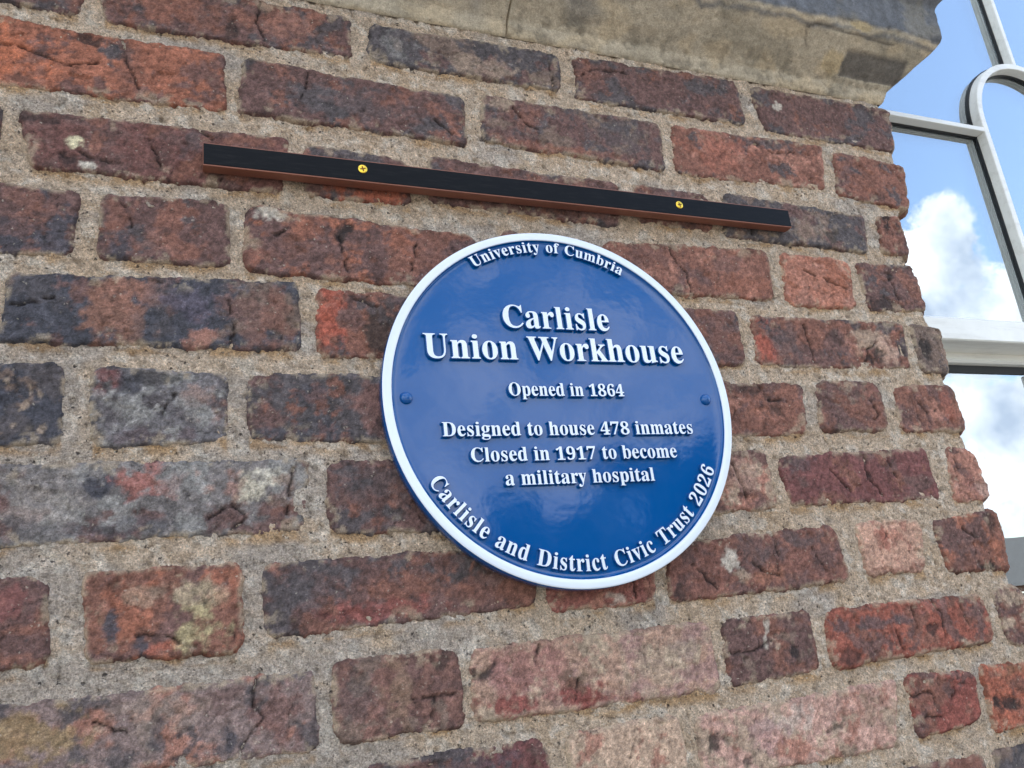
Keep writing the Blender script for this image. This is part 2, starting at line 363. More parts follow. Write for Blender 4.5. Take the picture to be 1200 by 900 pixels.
# name: (c1,c2,c3, amount2, amount3, blobs [(u,v,ru,rv,colour,strength)], cracks [[(u,v)...]]);  v runs down
SPEC = {
'A1': (P_, G_, RD, .4, .2, [(.95, .6, .06, .4, RD, .8)], []),
'A2': (P_, RD, G_, .5, .35, [(.2, .5, .16, .5, O_, .6), (.35, .6, .2, .3, RD, .7), (.5, .75, .04, .2, K_, .7), (.72, .4, .12, .3, S_, .5)], [[(.62, 0), (.6, .5), (.63, .9)]]),
'A3': (G_, N_, P_, .5, .3, [(.12, .5, .08, .4, LG, .5), (.55, .7, .2, .25, T_, .45)], [[(.95, .0), (.96, .9)]]),
'A4': (P_, G_, RD, .45, .15, [(.08, .3, .08, .3, RD, .6)], [[(.03, .45), (.1, .25), (.3, .2)]]),
'A5': (P_, G_, RD, .35, .15, [(.15, .35, .02, .12, W_, .7)], []),
'B1': (O_, RD, P_, .4, .25, [(.56, .28, .05, .2, G_, .95), (.92, .35, .1, .3, P_, .8), (.1, .5, .2, .4, (190, 98, 48), .8), (.47, .1, .08, .12, K_, .8), (.63, .6, .06, .5, RD, .6)], [[(.6, .05), (.61, .4), (.66, .8)], [(0, .45), (.2, .4), (.38, .6), (.5, .5)]]),
'B2': (P_, G_, RD, .5, .2, [(.5, .6, .15, .3, G_, .6), (.95, .92, .1, .12, O_, .5)], [[(.27, .1), (.25, .6)], [(.85, .6), (.95, .9)]]),
'B3': (P_, N_, G_, .4, .4, [(.22, .35, .07, .3, RD, .7), (.08, .1, .1, .15, T_, .5), (.4, .93, .4, .1, O_, .45), (.75, .4, .2, .4, G_, .6)], [[(.15, .1), (.22, .5), (.3, .6)]]),
'B4': (RD, S_, G_, .45, .2, [(.6, .1, .3, .12, G_, .8), (.3, .45, .2, .4, (160, 90, 66), .7)], [[(.5, .1), (.65, .3), (.8, .25)]]),
'B5': (RD, P_, G_, .35, .2, [(.3, .85, .2, .15, O_, .5), (.6, .88, .1, .12, K_, .5)], []),
'C1': ((112, 70, 62), P_, RD, .5, .25, [(.17, .47, .035, .1, (206, 194, 150), 1), (.17, .8, .05, .12, K_, .7), (.2, .93, .03, .1, W_, .8), (.07, .1, .12, .1, K_, .6), (.62, .3, .04, .2, G_, .5), (.85, .12, .12, .12, RD, .8)], [[(.64, 0), (.7, .2), (.76, .45), (.74, .9)], [(.17, .6), (.22, .75), (.3, .8)], [(.45, .3), (.5, .8)]]),
'C2': (P_, G_, RD, .5, .2, [(.6, .85, .4, .25, (165, 80, 45), .85), (.4, .15, .3, .2, G_, .7)], []),
'C3': (P_, G_, RD, .4, .3, [(.75, .3, .2, .2, RD, .5)], [[(.05, .4), (.15, .3)]]),
'C4': (P_, RD, G_, .5, .3, [(.3, .85, .3, .2, RD, .7)], []),
'C5': (G_, P_, N_, .4, .4, [(.6, .6, .2, .3, T_, .35), (.75, .7, .05, .15, K_, .7), (.95, .2, .08, .2, G_, .7)], [[(.17, .5), (.17, .9)]]),
'C6': (RD, P_, K_, .4, .2, [], []),
'D1': (P_, RD, B_, .4, .5, [(.3, .75, .5, .3, B_, .6), (.5, .2, .3, .2, RD, .5)], []),
'D2': (P_, RD, G_, .45, .25, [(.15, .8, .12, .2, B_, .8), (.1, .25, .12, .25, RD, .7), (.4, .75, .2, .15, S_, .35)], [[(.15, .1), (.25, .5)]]),
'D3': (P_, RD, O_, .5, .3, [(.28, .2, .12, .25, O_, .6), (.07, .1, .05, .12, W_, .7), (.4, .2, .03, .15, K_, .9), (.72, .5, .15, .4, RD, .7), (.1, .7, .2, .3, P_, .6)], [[(.38, .3), (.42, .9)], [(.1, .4), (.15, .35)], [(.72, .3), (.7, .8)]]),
'D4': (RD, P_, S_, .45, .3, [(.25, .3, .12, .3, P_, .5), (.8, .8, .15, .2, O_, .4), (.7, .3, .2, .3, S_, .3)], [[(.38, 0), (.4, .35), (.46, .6), (.47, 1)]]),
'D5': ((172, 104, 76), S_, O_, .5, .4, [(.3, .3, .3, .3, S_, .5)], [[(.3, .3), (.6, .45), (.9, .6)]]),
'D6': (P_, RD, G_, .4, .2, [(.3, .88, .3, .15, K_, .75), (.5, .3, .04, .1, K_, .8)], [[(.5, .3), (.55, .8)]]),
'E1': (B_, N_, P_, .3, .25, [(.36, .5, .11, .6, (140, 92, 70), .85), (.43, .3, .1, .3, S_, .5), (.1, .3, .08, .3, G_, .5), (.5, .5, .08, .5, G_, .5), (.62, .4, .1, .3, (92, 84, 100), .8), (.82, .5, .12, .5, (120, 84, 74), .8), (.93, .55, .06, .5, RD, .5), (.66, .88, .05, .12, S_, .8)], [[(.74, .3), (.76, .7), (.75, 1)], [(.02, .5), (.15, .35)]]),
'E2': (RD, P_, G_, .3, .3, [(.1, .4, .12, .6, (175, 78, 48), .9), (.55, .6, .2, .35, (70, 55, 48), .9), (.75, .25, .2, .3, G_, .5)], [[(.3, .1), (.5, .2)]]),
'E3': (P_, RD, G_, .4, .2, [(.85, .4, .15, .4, RD, .5)], []),
'E4': (RD, P_, G_, .5, .3, [(.06, .6, .05, .5, (170, 76, 50), .8), (.2, .5, .1, .5, G_, .5), (.72, .35, .14, .3, T_, .75), (.85, .6, .08, .3, (188, 148, 124), .7), (.77, .8, .05, .2, K_, .8), (.85, .12, .1, .12, G_, .8), (.6, .5, .06, .25, S_, .6), (.5, .35, .07, .2, K_, .4)], [[(.32, .1), (.35, .9)], [(.7, .95), (.72, .6), (.8, .45)]]),
'E5': (N_, (110, 90, 80), G_, .5, .3, [(.3, .55, .2, .3, K_, .85)], []),
'F1': (B_, G_, N_, .4, .3, [(.3, .2, .03, .06, T_, .6), (.6, .25, .03, .06, T_, .6), (.5, .5, .04, .07, T_, .6), (.75, .35, .03, .06, T_, .6), (.4, .8, .06, .06, T_, .6), (.75, .85, .04, .06, T_, .6), (.2, .55, .04, .07, T_, .5)], []),
'F2': ((112, 106, 108), G_, LG, .4, .4, [(.12, .15, .12, .15, (120, 66, 64), .8), (.28, .2, .1, .2, B_, .8), (.45, .1, .2, .12, K_, .6), (.15, .55, .15, .25, LG, .7), (.75, .35, .15, .2, (158, 124, 110), .6), (.92, .6, .08, .2, RD, .5), (.4, .92, .35, .1, (88, 70, 74), .7), (.7, .5, .15, .12, LG, .6)], [[(.6, .3), (.5, .6)]]),
'F3': (G_, P_, RD, .5, .3, [(.2, .9, .2, .15, B_, .6), (.25, .25, .08, .15, B_, .6), (.5, .4, .15, .3, (130, 88, 78), .6)], []),
'F4': (RD, S_, P_, .4, .35, [(.75, .45, .06, .15, K_, .6), (.3, .7, .2, .25, P_, .4), (.55, .1, .1, .15, K_, .6)], [[(.6, 0), (.68, .3), (.85, .35)]]),
'F5': (P_, RD, N_, .5, .35, [(.8, .2, .15, .2, (146, 84, 66), .6)], [[(.8, .4), (.9, .7), (.8, .8)]]),
'F6': (RD, P_, S_, .35, .3, [(.3, .6, .2, .35, P_, .75), (.62, .55, .03, .08, K_, .9), (.8, .4, .15, .4, (160, 86, 62), .6)], [[(.35, .4), (.45, .6), (.4, .8)]]),
'G1': ((118, 110, 108), P_, LG, .4, .4, [(.18, .55, .14, .5, (150, 138, 130), .6), (.34, .3, .06, .2, B_, .95), (.47, .22, .09, .18, (158, 92, 80), .9), (.6, .2, .08, .15, LG, .7), (.82, .4, .06, .25, (196, 184, 158), .8), (.73, .3, .06, .2, S_, .5), (.88, .25, .06, .15, W_, .6), (.75, .78, .06, .2, P_, .9), (.93, .5, .04, .3, RD, .5), (.3, .85, .3, .15, B_, .5)], [[(.68, .8), (.75, .6), (.8, .8), (.76, .95)], [(.95, .1), (.94, .8)]]),
'G2': (P_, G_, RD, .5, .2, [(.3, .3, .2, .3, G_, .5)], []),
'G3': (S_, P_, T_, .5, .5, [(.7, .4, .2, .3, (182, 140, 118), .6), (.85, .8, .1, .15, RD, .7)], [[(.6, .2), (.7, .8)]]),
'G4': ((122, 70, 66), P_, RD, .45, .25, [(.2, .9, .15, .1, RD, .6), (.55, .5, .03, .15, K_, .7), (.1, .2, .1, .15, G_, .5)], [[(.55, .1), (.53, .5), (.6, .9)], [(.7, .2), (.75, .7)], [(.3, .3), (.4, .8)]]),
'G5': (S_, (186, 142, 124), P_, .5, .4, [(.5, .7, .2, .2, (120, 72, 64), .6)], [[(.2, 0), (.25, .4)]]),
'H1': (P_, RD, G_, .45, .3, [(.5, .3, .3, .2, (140, 76, 70), .6), (.2, .6, .05, .2, LG, .6)], []),
'H2': ((130, 82, 64), P_, O_, .4, .3, [(.72, .62, .17, .42, (170, 152, 104), .95), (.75, .3, .18, .2, T_, .6), (.14, .55, .06, .35, B_, .9), (.3, .85, .08, .12, B_, .8), (.35, .3, .2, .15, T_, .5), (.2, .9, .1, .1, RD, .7), (.5, .9, .1, .08, (170, 84, 54), .7), (.92, .3, .07, .2, O_, .4), (.76, .42, .05, .06, K_, .5)], [[(.3, .75), (.5, .8), (.7, .95)]]),
'H3': (P_, G_, RD, .45, .45, [(.15, .4, .12, .3, G_, .6), (.5, .45, .2, .25, RD, .7), (.4, .8, .2, .15, (150, 76, 66), .7), (.62, .2, .1, .15, P_, .6), (.8, .6, .15, .3, RD, .5), (.1, .85, .1, .1, K_, .4)], []),
'H4': ((146, 82, 70), RD, S_, .4, .3, [(.6, .9, .1, .1, W_, .5)], [[(.75, .3), (.8, .9)]]),
'H5': ((128, 80, 66), P_, RD, .45, .35, [(.33, .45, .035, .25, W_, .75), (.38, .7, .05, .12, T_, .7), (.5, .3, .12, .3, G_, .4), (.75, .15, .15, .12, G_, .6), (.55, .75, .12, .15, (156, 96, 66), .6), (.05, .9, .04, .1, K_, .7)], [[(.6, 0), (.62, .4), (.6, .7)], [(.46, .5), (.53, .7), (.6, .8)], [(.82, .35), (.88, .8)], [(.12, .4), (.25, .9)]]),
'H6': ((186, 138, 112), T_, S_, .4, .3, [(.4, .3, .1, .2, (160, 84, 62), .7), (.5, .95, .4, .06, RD, .7)], [[(.4, 0), (.42, .3)]]),
'H7': (RD, P_, O_, .4, .35, [(.85, .2, .1, .25, K_, .6), (.55, .35, .05, .06, K_, .6), (.62, .93, .12, .08, K_, .9), (.3, .7, .2, .3, P_, .5)], [[(.4, .2), (.55, .4), (.5, .7)]]),
'I0': ((134, 110, 104), S_, G_, .4, .35, [(.12, .4, .16, .35, (152, 122, 78), .85), (.1, .95, .15, .08, RD, .6), (.88, .5, .08, .5, (126, 88, 80), .8), (.68, .2, .08, .25, P_, .6), (.72, .8, .05, .15, B_, .8), (.5, .3, .15, .3, (150, 128, 112), .5)], [[(.81, 0), (.79, .3), (.83, .5), (.76, .8), (.75, 1)], [(.3, .3), (.4, .5)]]),
'I1': ((124, 84, 72), P_, N_, .45, .35, [(.5, .5, .12, .5, (150, 118, 90), .5), (.9, .1, .1, .1, K_, .6), (.15, .4, .15, .4, G_, .4)], [[(.6, .58), (.75, .6), (.98, .55)], [(.8, .6), (.74, .85)]]),
'I2': ((172, 132, 108), (160, 120, 110), Y_, .4, .4, [(.2, .5, .2, .5, (154, 100, 90), .8), (.1, .85, .12, .15, (138, 66, 56), .9), (.42, .8, .08, .2, (140, 66, 56), .95), (.05, .35, .04, .15, K_, .85), (.6, .93, .1, .06, (138, 76, 64), .7), (.4, .6, .06, .2, (110, 92, 70), .6), (.85, .3, .1, .15, (150, 120, 110), .6), (.72, .5, .15, .3, Y_, .6)], [[(.25, 0), (.24, .3)], [(.38, .9), (.4, .6)]]),
'I3': (P_, RD, N_, .5, .35, [(.45, .3, .03, .25, W_, .6), (.55, .5, .03, .15, T_, .7), (.75, .65, .05, .12, K_, .8), (.15, .25, .15, .25, P_, .6)], [[(.02, .5), (.3, .55), (.5, .4)]]),
'I4': ((150, 76, 54), RD, P_, .45, .3, [(.3, .3, .25, .12, G_, .7), (.6, .15, .1, .15, (166, 90, 72), .6), (.62, .6, .05, .1, K_, .7), (.1, .85, .08, .12, K_, .6), (.93, .3, .06, .3, P_, .8), (.8, .93, .04, .06, T_, .8)], [[(.66, 0), (.7, .3), (.69, .8)], [(.52, .1), (.53, .5)], [(.38, .4), (.42, .9)], [(.84, .2), (.86, .6)]]),
'I5': (P_, RD, T_, .5, .3, [(.5, .2, .2, .2, T_, .5)], []),
'J1': (P_, (120, 66, 64), G_, .4, .5, [(.6, .25, .2, .2, B_, .5)], []),
'J2': ((186, 152, 124), T_, S_, .5, .3, [], []),
'J3': ((188, 142, 124), S_, T_, .4, .4, [(.4, .3, .12, .2, (196, 176, 160), .6), (.08, .45, .03, .12, K_, .8), (.22, .8, .04, .12, K_, .8), (.65, .55, .05, .05, K_, .6), (.3, .4, .1, .3, (176, 130, 126), .6), (.85, .4, .1, .35, (158, 116, 98), .6)], []),
'J4': ((142, 70, 56), RD, P_, .4, .3, [(.1, .3, .1, .15, P_, .5), (.35, .6, .05, .1, K_, .6)], [[(0, .35), (.3, .3), (.35, .5)], [(.1, .7), (.4, .75)], [(.6, .5), (.7, .3)]]),
'J5': ((166, 84, 52), RD, O_, .4, .4, [(.35, .65, .2, .15, K_, .9), (.6, .1, .2, .12, (110, 80, 50), .6), (.5, .4, .05, .1, G_, .5)], []),
}
CZ = [2.3407 - .08833 * k for k in range(18)]
EDGE_Z = [(2.36, .606), (2.30, .606), (2.25, .602), (2.21, .597), (2.18, .573), (2.12, .573), (2.06, .573), (2.01, .587), (1.96, .585), (1.90, .583), (1.86, .587), (1.80, .592), (1.70, .596), (1.60, .600), (1.50, .598), (0.9, .598)]
ez_z = np.array([e[0] for e in EDGE_Z])[::-1]; ez_x = np.array([e[1] for e in EDGE_Z])[::-1]
def edge_x(z): return np.interp(z, ez_z, ez_x)

wall = empty('brick_wall', 'weathered red and purple brick wall with thick sandy mortar, ending in a straight edge beside the window', 'wall', (0, 0, 0))

_rng = np.random.RandomState(11)
def seg_dist(x, z, pts):
    d = np.full(x.shape, 9.)
    for (a, b), (c, e) in zip(pts[:-1], pts[1:]):
        vx, vz = c - a, e - b; L2 = vx * vx + vz * vz + 1e-12
        t = np.clip(((x - a) * vx + (z - b) * vz) / L2, 0, 1)
        d = np.minimum(d, np.hypot(x - a - t * vx, z - b - t * vz))
    return d
SMEAR = lin((178, 158, 132))
def make_brick(name, q, spec, seed, res=.0016, rseed=None):
    rs = np.random.RandomState(seed)
    L = np.hypot(*(q[1] - q[0])); H = np.hypot(*(q[3] - q[0])); EXT = .0070
    n = max(8, int((L + 2 * EXT) / res)); m = max(6, int((H + 2 * EXT) / res))
    s = np.linspace(-EXT, L + EXT, n)[:, None] * np.ones((1, m)); t = np.linspace(-EXT, H + EXT, m)[None, :] * np.ones((n, 1))
    u, v = s / L, t / H
    X = (1 - u) * (1 - v) * q[0, 0] + u * (1 - v) * q[1, 0] + u * v * q[2, 0] + (1 - u) * v * q[3, 0]
    Z = (1 - u) * (1 - v) * q[0, 1] + u * (1 - v) * q[1, 1] + u * v * q[2, 1] + (1 - u) * v * q[3, 1]
    so = seed * 3.71
    # rounded rectangle distance, positive inside, with an eroded outline
    rc = .005 + rs.rand() * .007
    ax, az = np.abs(s - L / 2) - (L / 2 - rc), np.abs(t - H / 2) - (H / 2 - rc)
    d = rc - (np.hypot(np.maximum(ax, 0), np.maximum(az, 0)) + np.minimum(np.maximum(ax, az), 0))
    d = d + .0026 + .0022 * fbm(X * 34, Z * 34, so, 3, .6) + .0013 * fbm(X * 130, Z * 130, so + 9, 3, .65)
    Rr = .0040
    dd = np.clip(d, 0, Rr)
    face = .0017 + rs.rand() * .0020 + (u - .5) * rs.uniform(-.0016, .0016) + (v - .5) * rs.uniform(-.0014, .0014)
    h = face + .0010 * fbm(X * 16, Z * 16, so + 3, 3) + .00055 * fbm(X * 150, Z * 150, so + 5, 3)
    h = h - (Rr - np.sqrt(np.clip(Rr * Rr - (Rr - dd) ** 2, 0, None)))
    # spalled patches
    sp = fbm(X * 22, Z * 26, so + 30, 3); h = h - .0018 * sst(.42, .55, sp)
    c1, c2, c3, a2, a3, blobs, cracks = spec
    C1, C2, C3 = lin(c1), lin(c2), lin(c3)
    w2 = sst(.05, .45, fbm(X * 19, Z * 24, so + 11, 5, .62) + (a2 - .42) * 1.1)
    w3 = sst(.12, .42, fbm(X * 27, Z * 30, so + 21, 5, .66) + (a3 - .45) * 1.1)
    c = C1 + (C2 - C1) * (w2[..., None] * .9)
    c = c + (C3 - c) * (w3[..., None] * .85)
    sc_ = fbm(X * 60, Z * 60, so + 31, 4, .7)
    c = c * (1 + .25 * sc_)[..., None]
    wob = fbm(X * 60, Z * 60, so + 41, 4, .65)
    wu, wv = fbm(X * 50, Z * 50, so + 81, 3), fbm(X * 50, Z * 50, so + 85, 3)
    for (bu, bv, ru, rv, bc, st) in blobs:
        r = np.hypot((s + .006 * wu - bu * L) / (ru * L), (t + .006 * wv - bv * H) / (rv * H))
        mk = sst(1.2, .5, r + .8 * wob) * st
        c = c + (lin(bc) - c) * mk[..., None]
        if bc is K_: h = h - .0018 * mk
    lum = (c @ np.array([.3, .59, .11]))[..., None]
    c = (lum + (c - lum) * .76) * np.array([1.10, 1.06, 1.01])
    fine = fbm(X * 190, Z * 190, so + 45, 4, .75); c = c * (1 + .42 * fine)[..., None]; h = h + .0004 * fine
    # cracks: given ones plus a few hairlines
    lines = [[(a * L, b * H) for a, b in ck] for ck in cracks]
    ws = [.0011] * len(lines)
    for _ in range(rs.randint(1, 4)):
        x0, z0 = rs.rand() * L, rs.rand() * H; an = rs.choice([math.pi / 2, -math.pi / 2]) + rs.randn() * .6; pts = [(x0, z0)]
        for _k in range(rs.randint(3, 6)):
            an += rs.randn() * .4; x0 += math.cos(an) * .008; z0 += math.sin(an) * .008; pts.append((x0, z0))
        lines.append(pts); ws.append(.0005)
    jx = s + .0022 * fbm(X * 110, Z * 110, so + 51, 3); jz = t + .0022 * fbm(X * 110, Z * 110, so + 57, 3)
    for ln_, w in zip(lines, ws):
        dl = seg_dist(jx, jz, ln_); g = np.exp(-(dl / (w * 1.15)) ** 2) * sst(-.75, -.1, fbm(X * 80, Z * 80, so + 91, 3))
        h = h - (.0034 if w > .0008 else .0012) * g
        c = c + (lin((36, 30, 30)) - c) * (g * (.85 if w > .0008 else .55))[..., None]  # cracks painted dark: their inner shade, with a little dirt
    # lime smears creeping over the arrises
    smn = fbm(X * 42, Z * 42, so + 61, 5, .7)
    sm = sst(.0062, .0012, d) * sst(.0, .35, smn) * .7
    sm = np.maximum(sm, .5 * sst(.55, .75, fbm(X * 34, Z * 34, so + 71, 4, .7)) * sst(.02, .006, d))
    c = c + (SMEAR - c) * sm[..., None]
    dk = sst(.006, .001, d) * sst(.1, .4, -smn) * .3
    c = c * (1 - dk)[..., None]
    h = np.where(d < 0, h + d * 1.6, h)
    Y = -h
    Y[0, :] = Y[-1, :] = .10; Y[:, 0] = Y[:, -1] = .10
    V = np.stack([X, Y, Z], -1).reshape(-1, 3)
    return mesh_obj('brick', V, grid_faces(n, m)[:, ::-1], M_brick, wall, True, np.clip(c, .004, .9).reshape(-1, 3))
rows = {}
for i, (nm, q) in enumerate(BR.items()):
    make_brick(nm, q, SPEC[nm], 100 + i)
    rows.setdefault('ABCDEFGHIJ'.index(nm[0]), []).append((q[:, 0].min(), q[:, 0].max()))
# the rest of the bond, left of the frame, behind the plaque and below
variants = []
GEN = [((112, 74, 66), RD, G_), (P_, G_, RD), (RD, P_, O_), (G_, P_, N_), (S_, T_, RD), ((124, 84, 72), P_, G_)]
def variant(L, k):
    q = np.array([[0, .0315], [L, .0315], [L, -.0315], [0, -.0315]])
    return make_brick('v', q, (*GEN[k], .45, .3, [], []), 900 + k * 7 + int(L * 100), res=.004)
_protos = {}
def fill_brick(x, z, L):
    kind = 'h' if L < .13 else ('s' if L < .245 else 's')
    k = _rng.randint(len(GEN)); key = (kind, k); base = .112 if kind == 'h' else .238
    if key not in _protos:
        o = variant(base, k); _protos[key] = o
    else:
        o = _protos[key].copy(); col.objects.link(o); o.parent = wall
    o.location = (x, 0, z); o.scale = (L / base, 1, 1)
    return o
def fill(x0, x1, z, header_first):
    x = x1; hd = header_first
    while x - x0 > .05:
        L = .112 if hd else .238
        L = min(L, x - x0)
        if x - x0 - L < .05: L = min(L, x - x0)
        fill_brick(x - L, z, L); x -= L + .017; hd = not hd
XL = -1.35
for k in range(16):
    z = CZ[k]; r = sorted(rows.get(k, []))
    if r:
        for (a, b), (c, e) in zip(r[:-1], r[1:]):
            if c - b > .075: fill(b + .017, c - .017, z, True)
        fill(XL, r[0][0] - .018, z, k % 2 == 0)
        if k == 9: pass
    else:
        fill(XL, .598, z, k % 2 == 0)

# mortar bed: one continuous rough sheet that wraps round the corner
def make_mortar():
    res = .0022
    xs = np.arange(-.74, .60, res); zs = np.arange(1.40, 2.392, res); n, m = len(xs), len(zs)
    X0, Z = np.meshgrid(xs, zs, indexing='ij')
    f = (X0 - xs[0]) / (xs[-1] - xs[0])
    ex = edge_x(Z) - .006 + .0022 * fbm(Z * 60, Z * 0 + 3.3, 0, 3)
    X = np.where(X0 > .5, .5 + (X0 - .5) / (xs[-1] - .5) * (ex - .5), X0)
    h = -.0006 + .0015 * fbm(X * 28, Z * 28, 3., 3) + .0012 * fbm(X * 120, Z * 120, 7., 3, .7)
    gr = pn(X * 330, Z * 330, 11.); h = h + .0009 * gr
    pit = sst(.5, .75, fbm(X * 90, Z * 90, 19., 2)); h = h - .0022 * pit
    ed = np.clip(ex - X, 0, .008); h = h - (.008 - np.sqrt(np.clip(.008 ** 2 - (.008 - ed) ** 2, 0, None)))
    for q in BR.values():
        x0, x1 = max(q[0, 0], q[3, 0]) + .009, min(q[1, 0], q[2, 0]) - .009; z0, z1 = max(q[2, 1], q[3, 1]) + .009, min(q[0, 1], q[1, 1]) - .009
        ins = sst(x0 - .002, x0 + .002, X) * sst(x1 + .002, x1 - .002, X) * sst(z0 - .002, z0 + .002, Z) * sst(z1 + .002, z1 - .002, Z)
        h = h - .007 * ins
    # joint centre lines stand a touch lower where pointing was raked
    base = lin((200, 176, 151)); tan = lin((190, 160, 128)); grey = lin((176, 163, 151)); pale = lin((222, 209, 192))
    w = sst(.0, .5, fbm(X * 14, Z * 26, 23., 4)); c = base + (tan - base) * (w * .45)[..., None]
    lowl = sst(.35, -.5, X) * sst(2.1, 1.7, Z)
    w = sst(-.1, .4, fbm(X * 9, Z * 16, 29., 4) + (lowl - .45) * .7); c = c + (grey - c) * (w * .7)[..., None]
    w = sst(.15, .5, fbm(X * 40, Z * 40, 31., 4, .7)); c = c + (pale - c) * (w * .5)[..., None]
    c = c * (1 + .24 * fbm(X * 75, Z * 75, 37., 4, .75))[..., None]
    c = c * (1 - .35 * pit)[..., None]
    # brick dust and iron staining just under some bricks
    st = np.zeros_like(X)
    for nm, q in BR.items():
        zb = np.interp(X, [q[3, 0], q[2, 0]], [q[3, 1], q[2, 1]]); ins = (X > q[3, 0]) & (X < q[2, 0])
        st = np.maximum(st, np.where(ins, sst(.011, .002, np.abs(Z - (zb - .004))), 0))
    w = st * sst(-.15, .35, fbm(X * 25, Z * 60, 43., 3)); c = c + (lin((176, 132, 78)) - c) * (w * .6)[..., None]
    Y = -h
    V = np.stack([X, Y, Z], -1)
    # returns: right edge goes back into the reveal
    back = V[-1:].copy(); back[..., 1] = .10; back2 = (V[-1:] + back) / 2; back2[..., 0] += .001
    V = np.concatenate([V, back2, back], 0); c = np.concatenate([c, c[-1:], c[-1:]], 0)
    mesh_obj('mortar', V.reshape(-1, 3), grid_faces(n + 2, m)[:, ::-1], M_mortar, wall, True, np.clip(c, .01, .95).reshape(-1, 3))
make_mortar()
def coarse_mortar(x0, x1, z0, z1):
    xs = np.arange(x0, x1 + .001, .006); zs = np.arange(z0, z1 + .001, .006); X, Z = np.meshgrid(xs, zs, indexing='ij')
    h = -.0008 + .0015 * fbm(X * 28, Z * 28, 3., 3) + .001 * fbm(X * 120, Z * 120, 7., 2)
    c = lin((176, 158, 134)) * (1 + .18 * fbm(X * 30, Z * 30, 3, 3))[..., None]
    mesh_obj('mortar', np.stack([X, -h, Z], -1).reshape(-1, 3), grid_faces(*X.shape)[:, ::-1], M_mortar, wall, True, c.reshape(-1, 3))
coarse_mortar(-1.37, -.7405, .93, 2.392)
coarse_mortar(-.74, .59, .93, 1.3995)
# wall body and the wall further off
box('wall_core', -1.37, .565, .012, .098, .90, 2.384, M_room, wall)
box('wall_panel', -9, -1.372, 0., .10, 0, 2.40, M_far_brick, wall)
box('wall_panel', -1.371, .596, 0.002, .10, 0, .925, M_far_brick, wall)
box('wall_panel', -9, .592, .004, .10, 2.70, 6.2, M_far_brick, wall)
box('wall_panel', 1.56, 9, 0., .10, 0, 6.2, M_far_brick, wall)
box('wall_panel', .5925, 1.5595, .002, .10, 3.1, 6.2, M_far_brick, wall)
box('wall_panel', .5965, 1.5595, .003, .10, 0, .98, M_far_brick, wall)
box('window_sill', .57, 1.585, -.07, .12, .985, 1.06, simple('sill_stone', (168, 152, 126), .9, var=.15, scale=20, bump=.4), wall, .006)

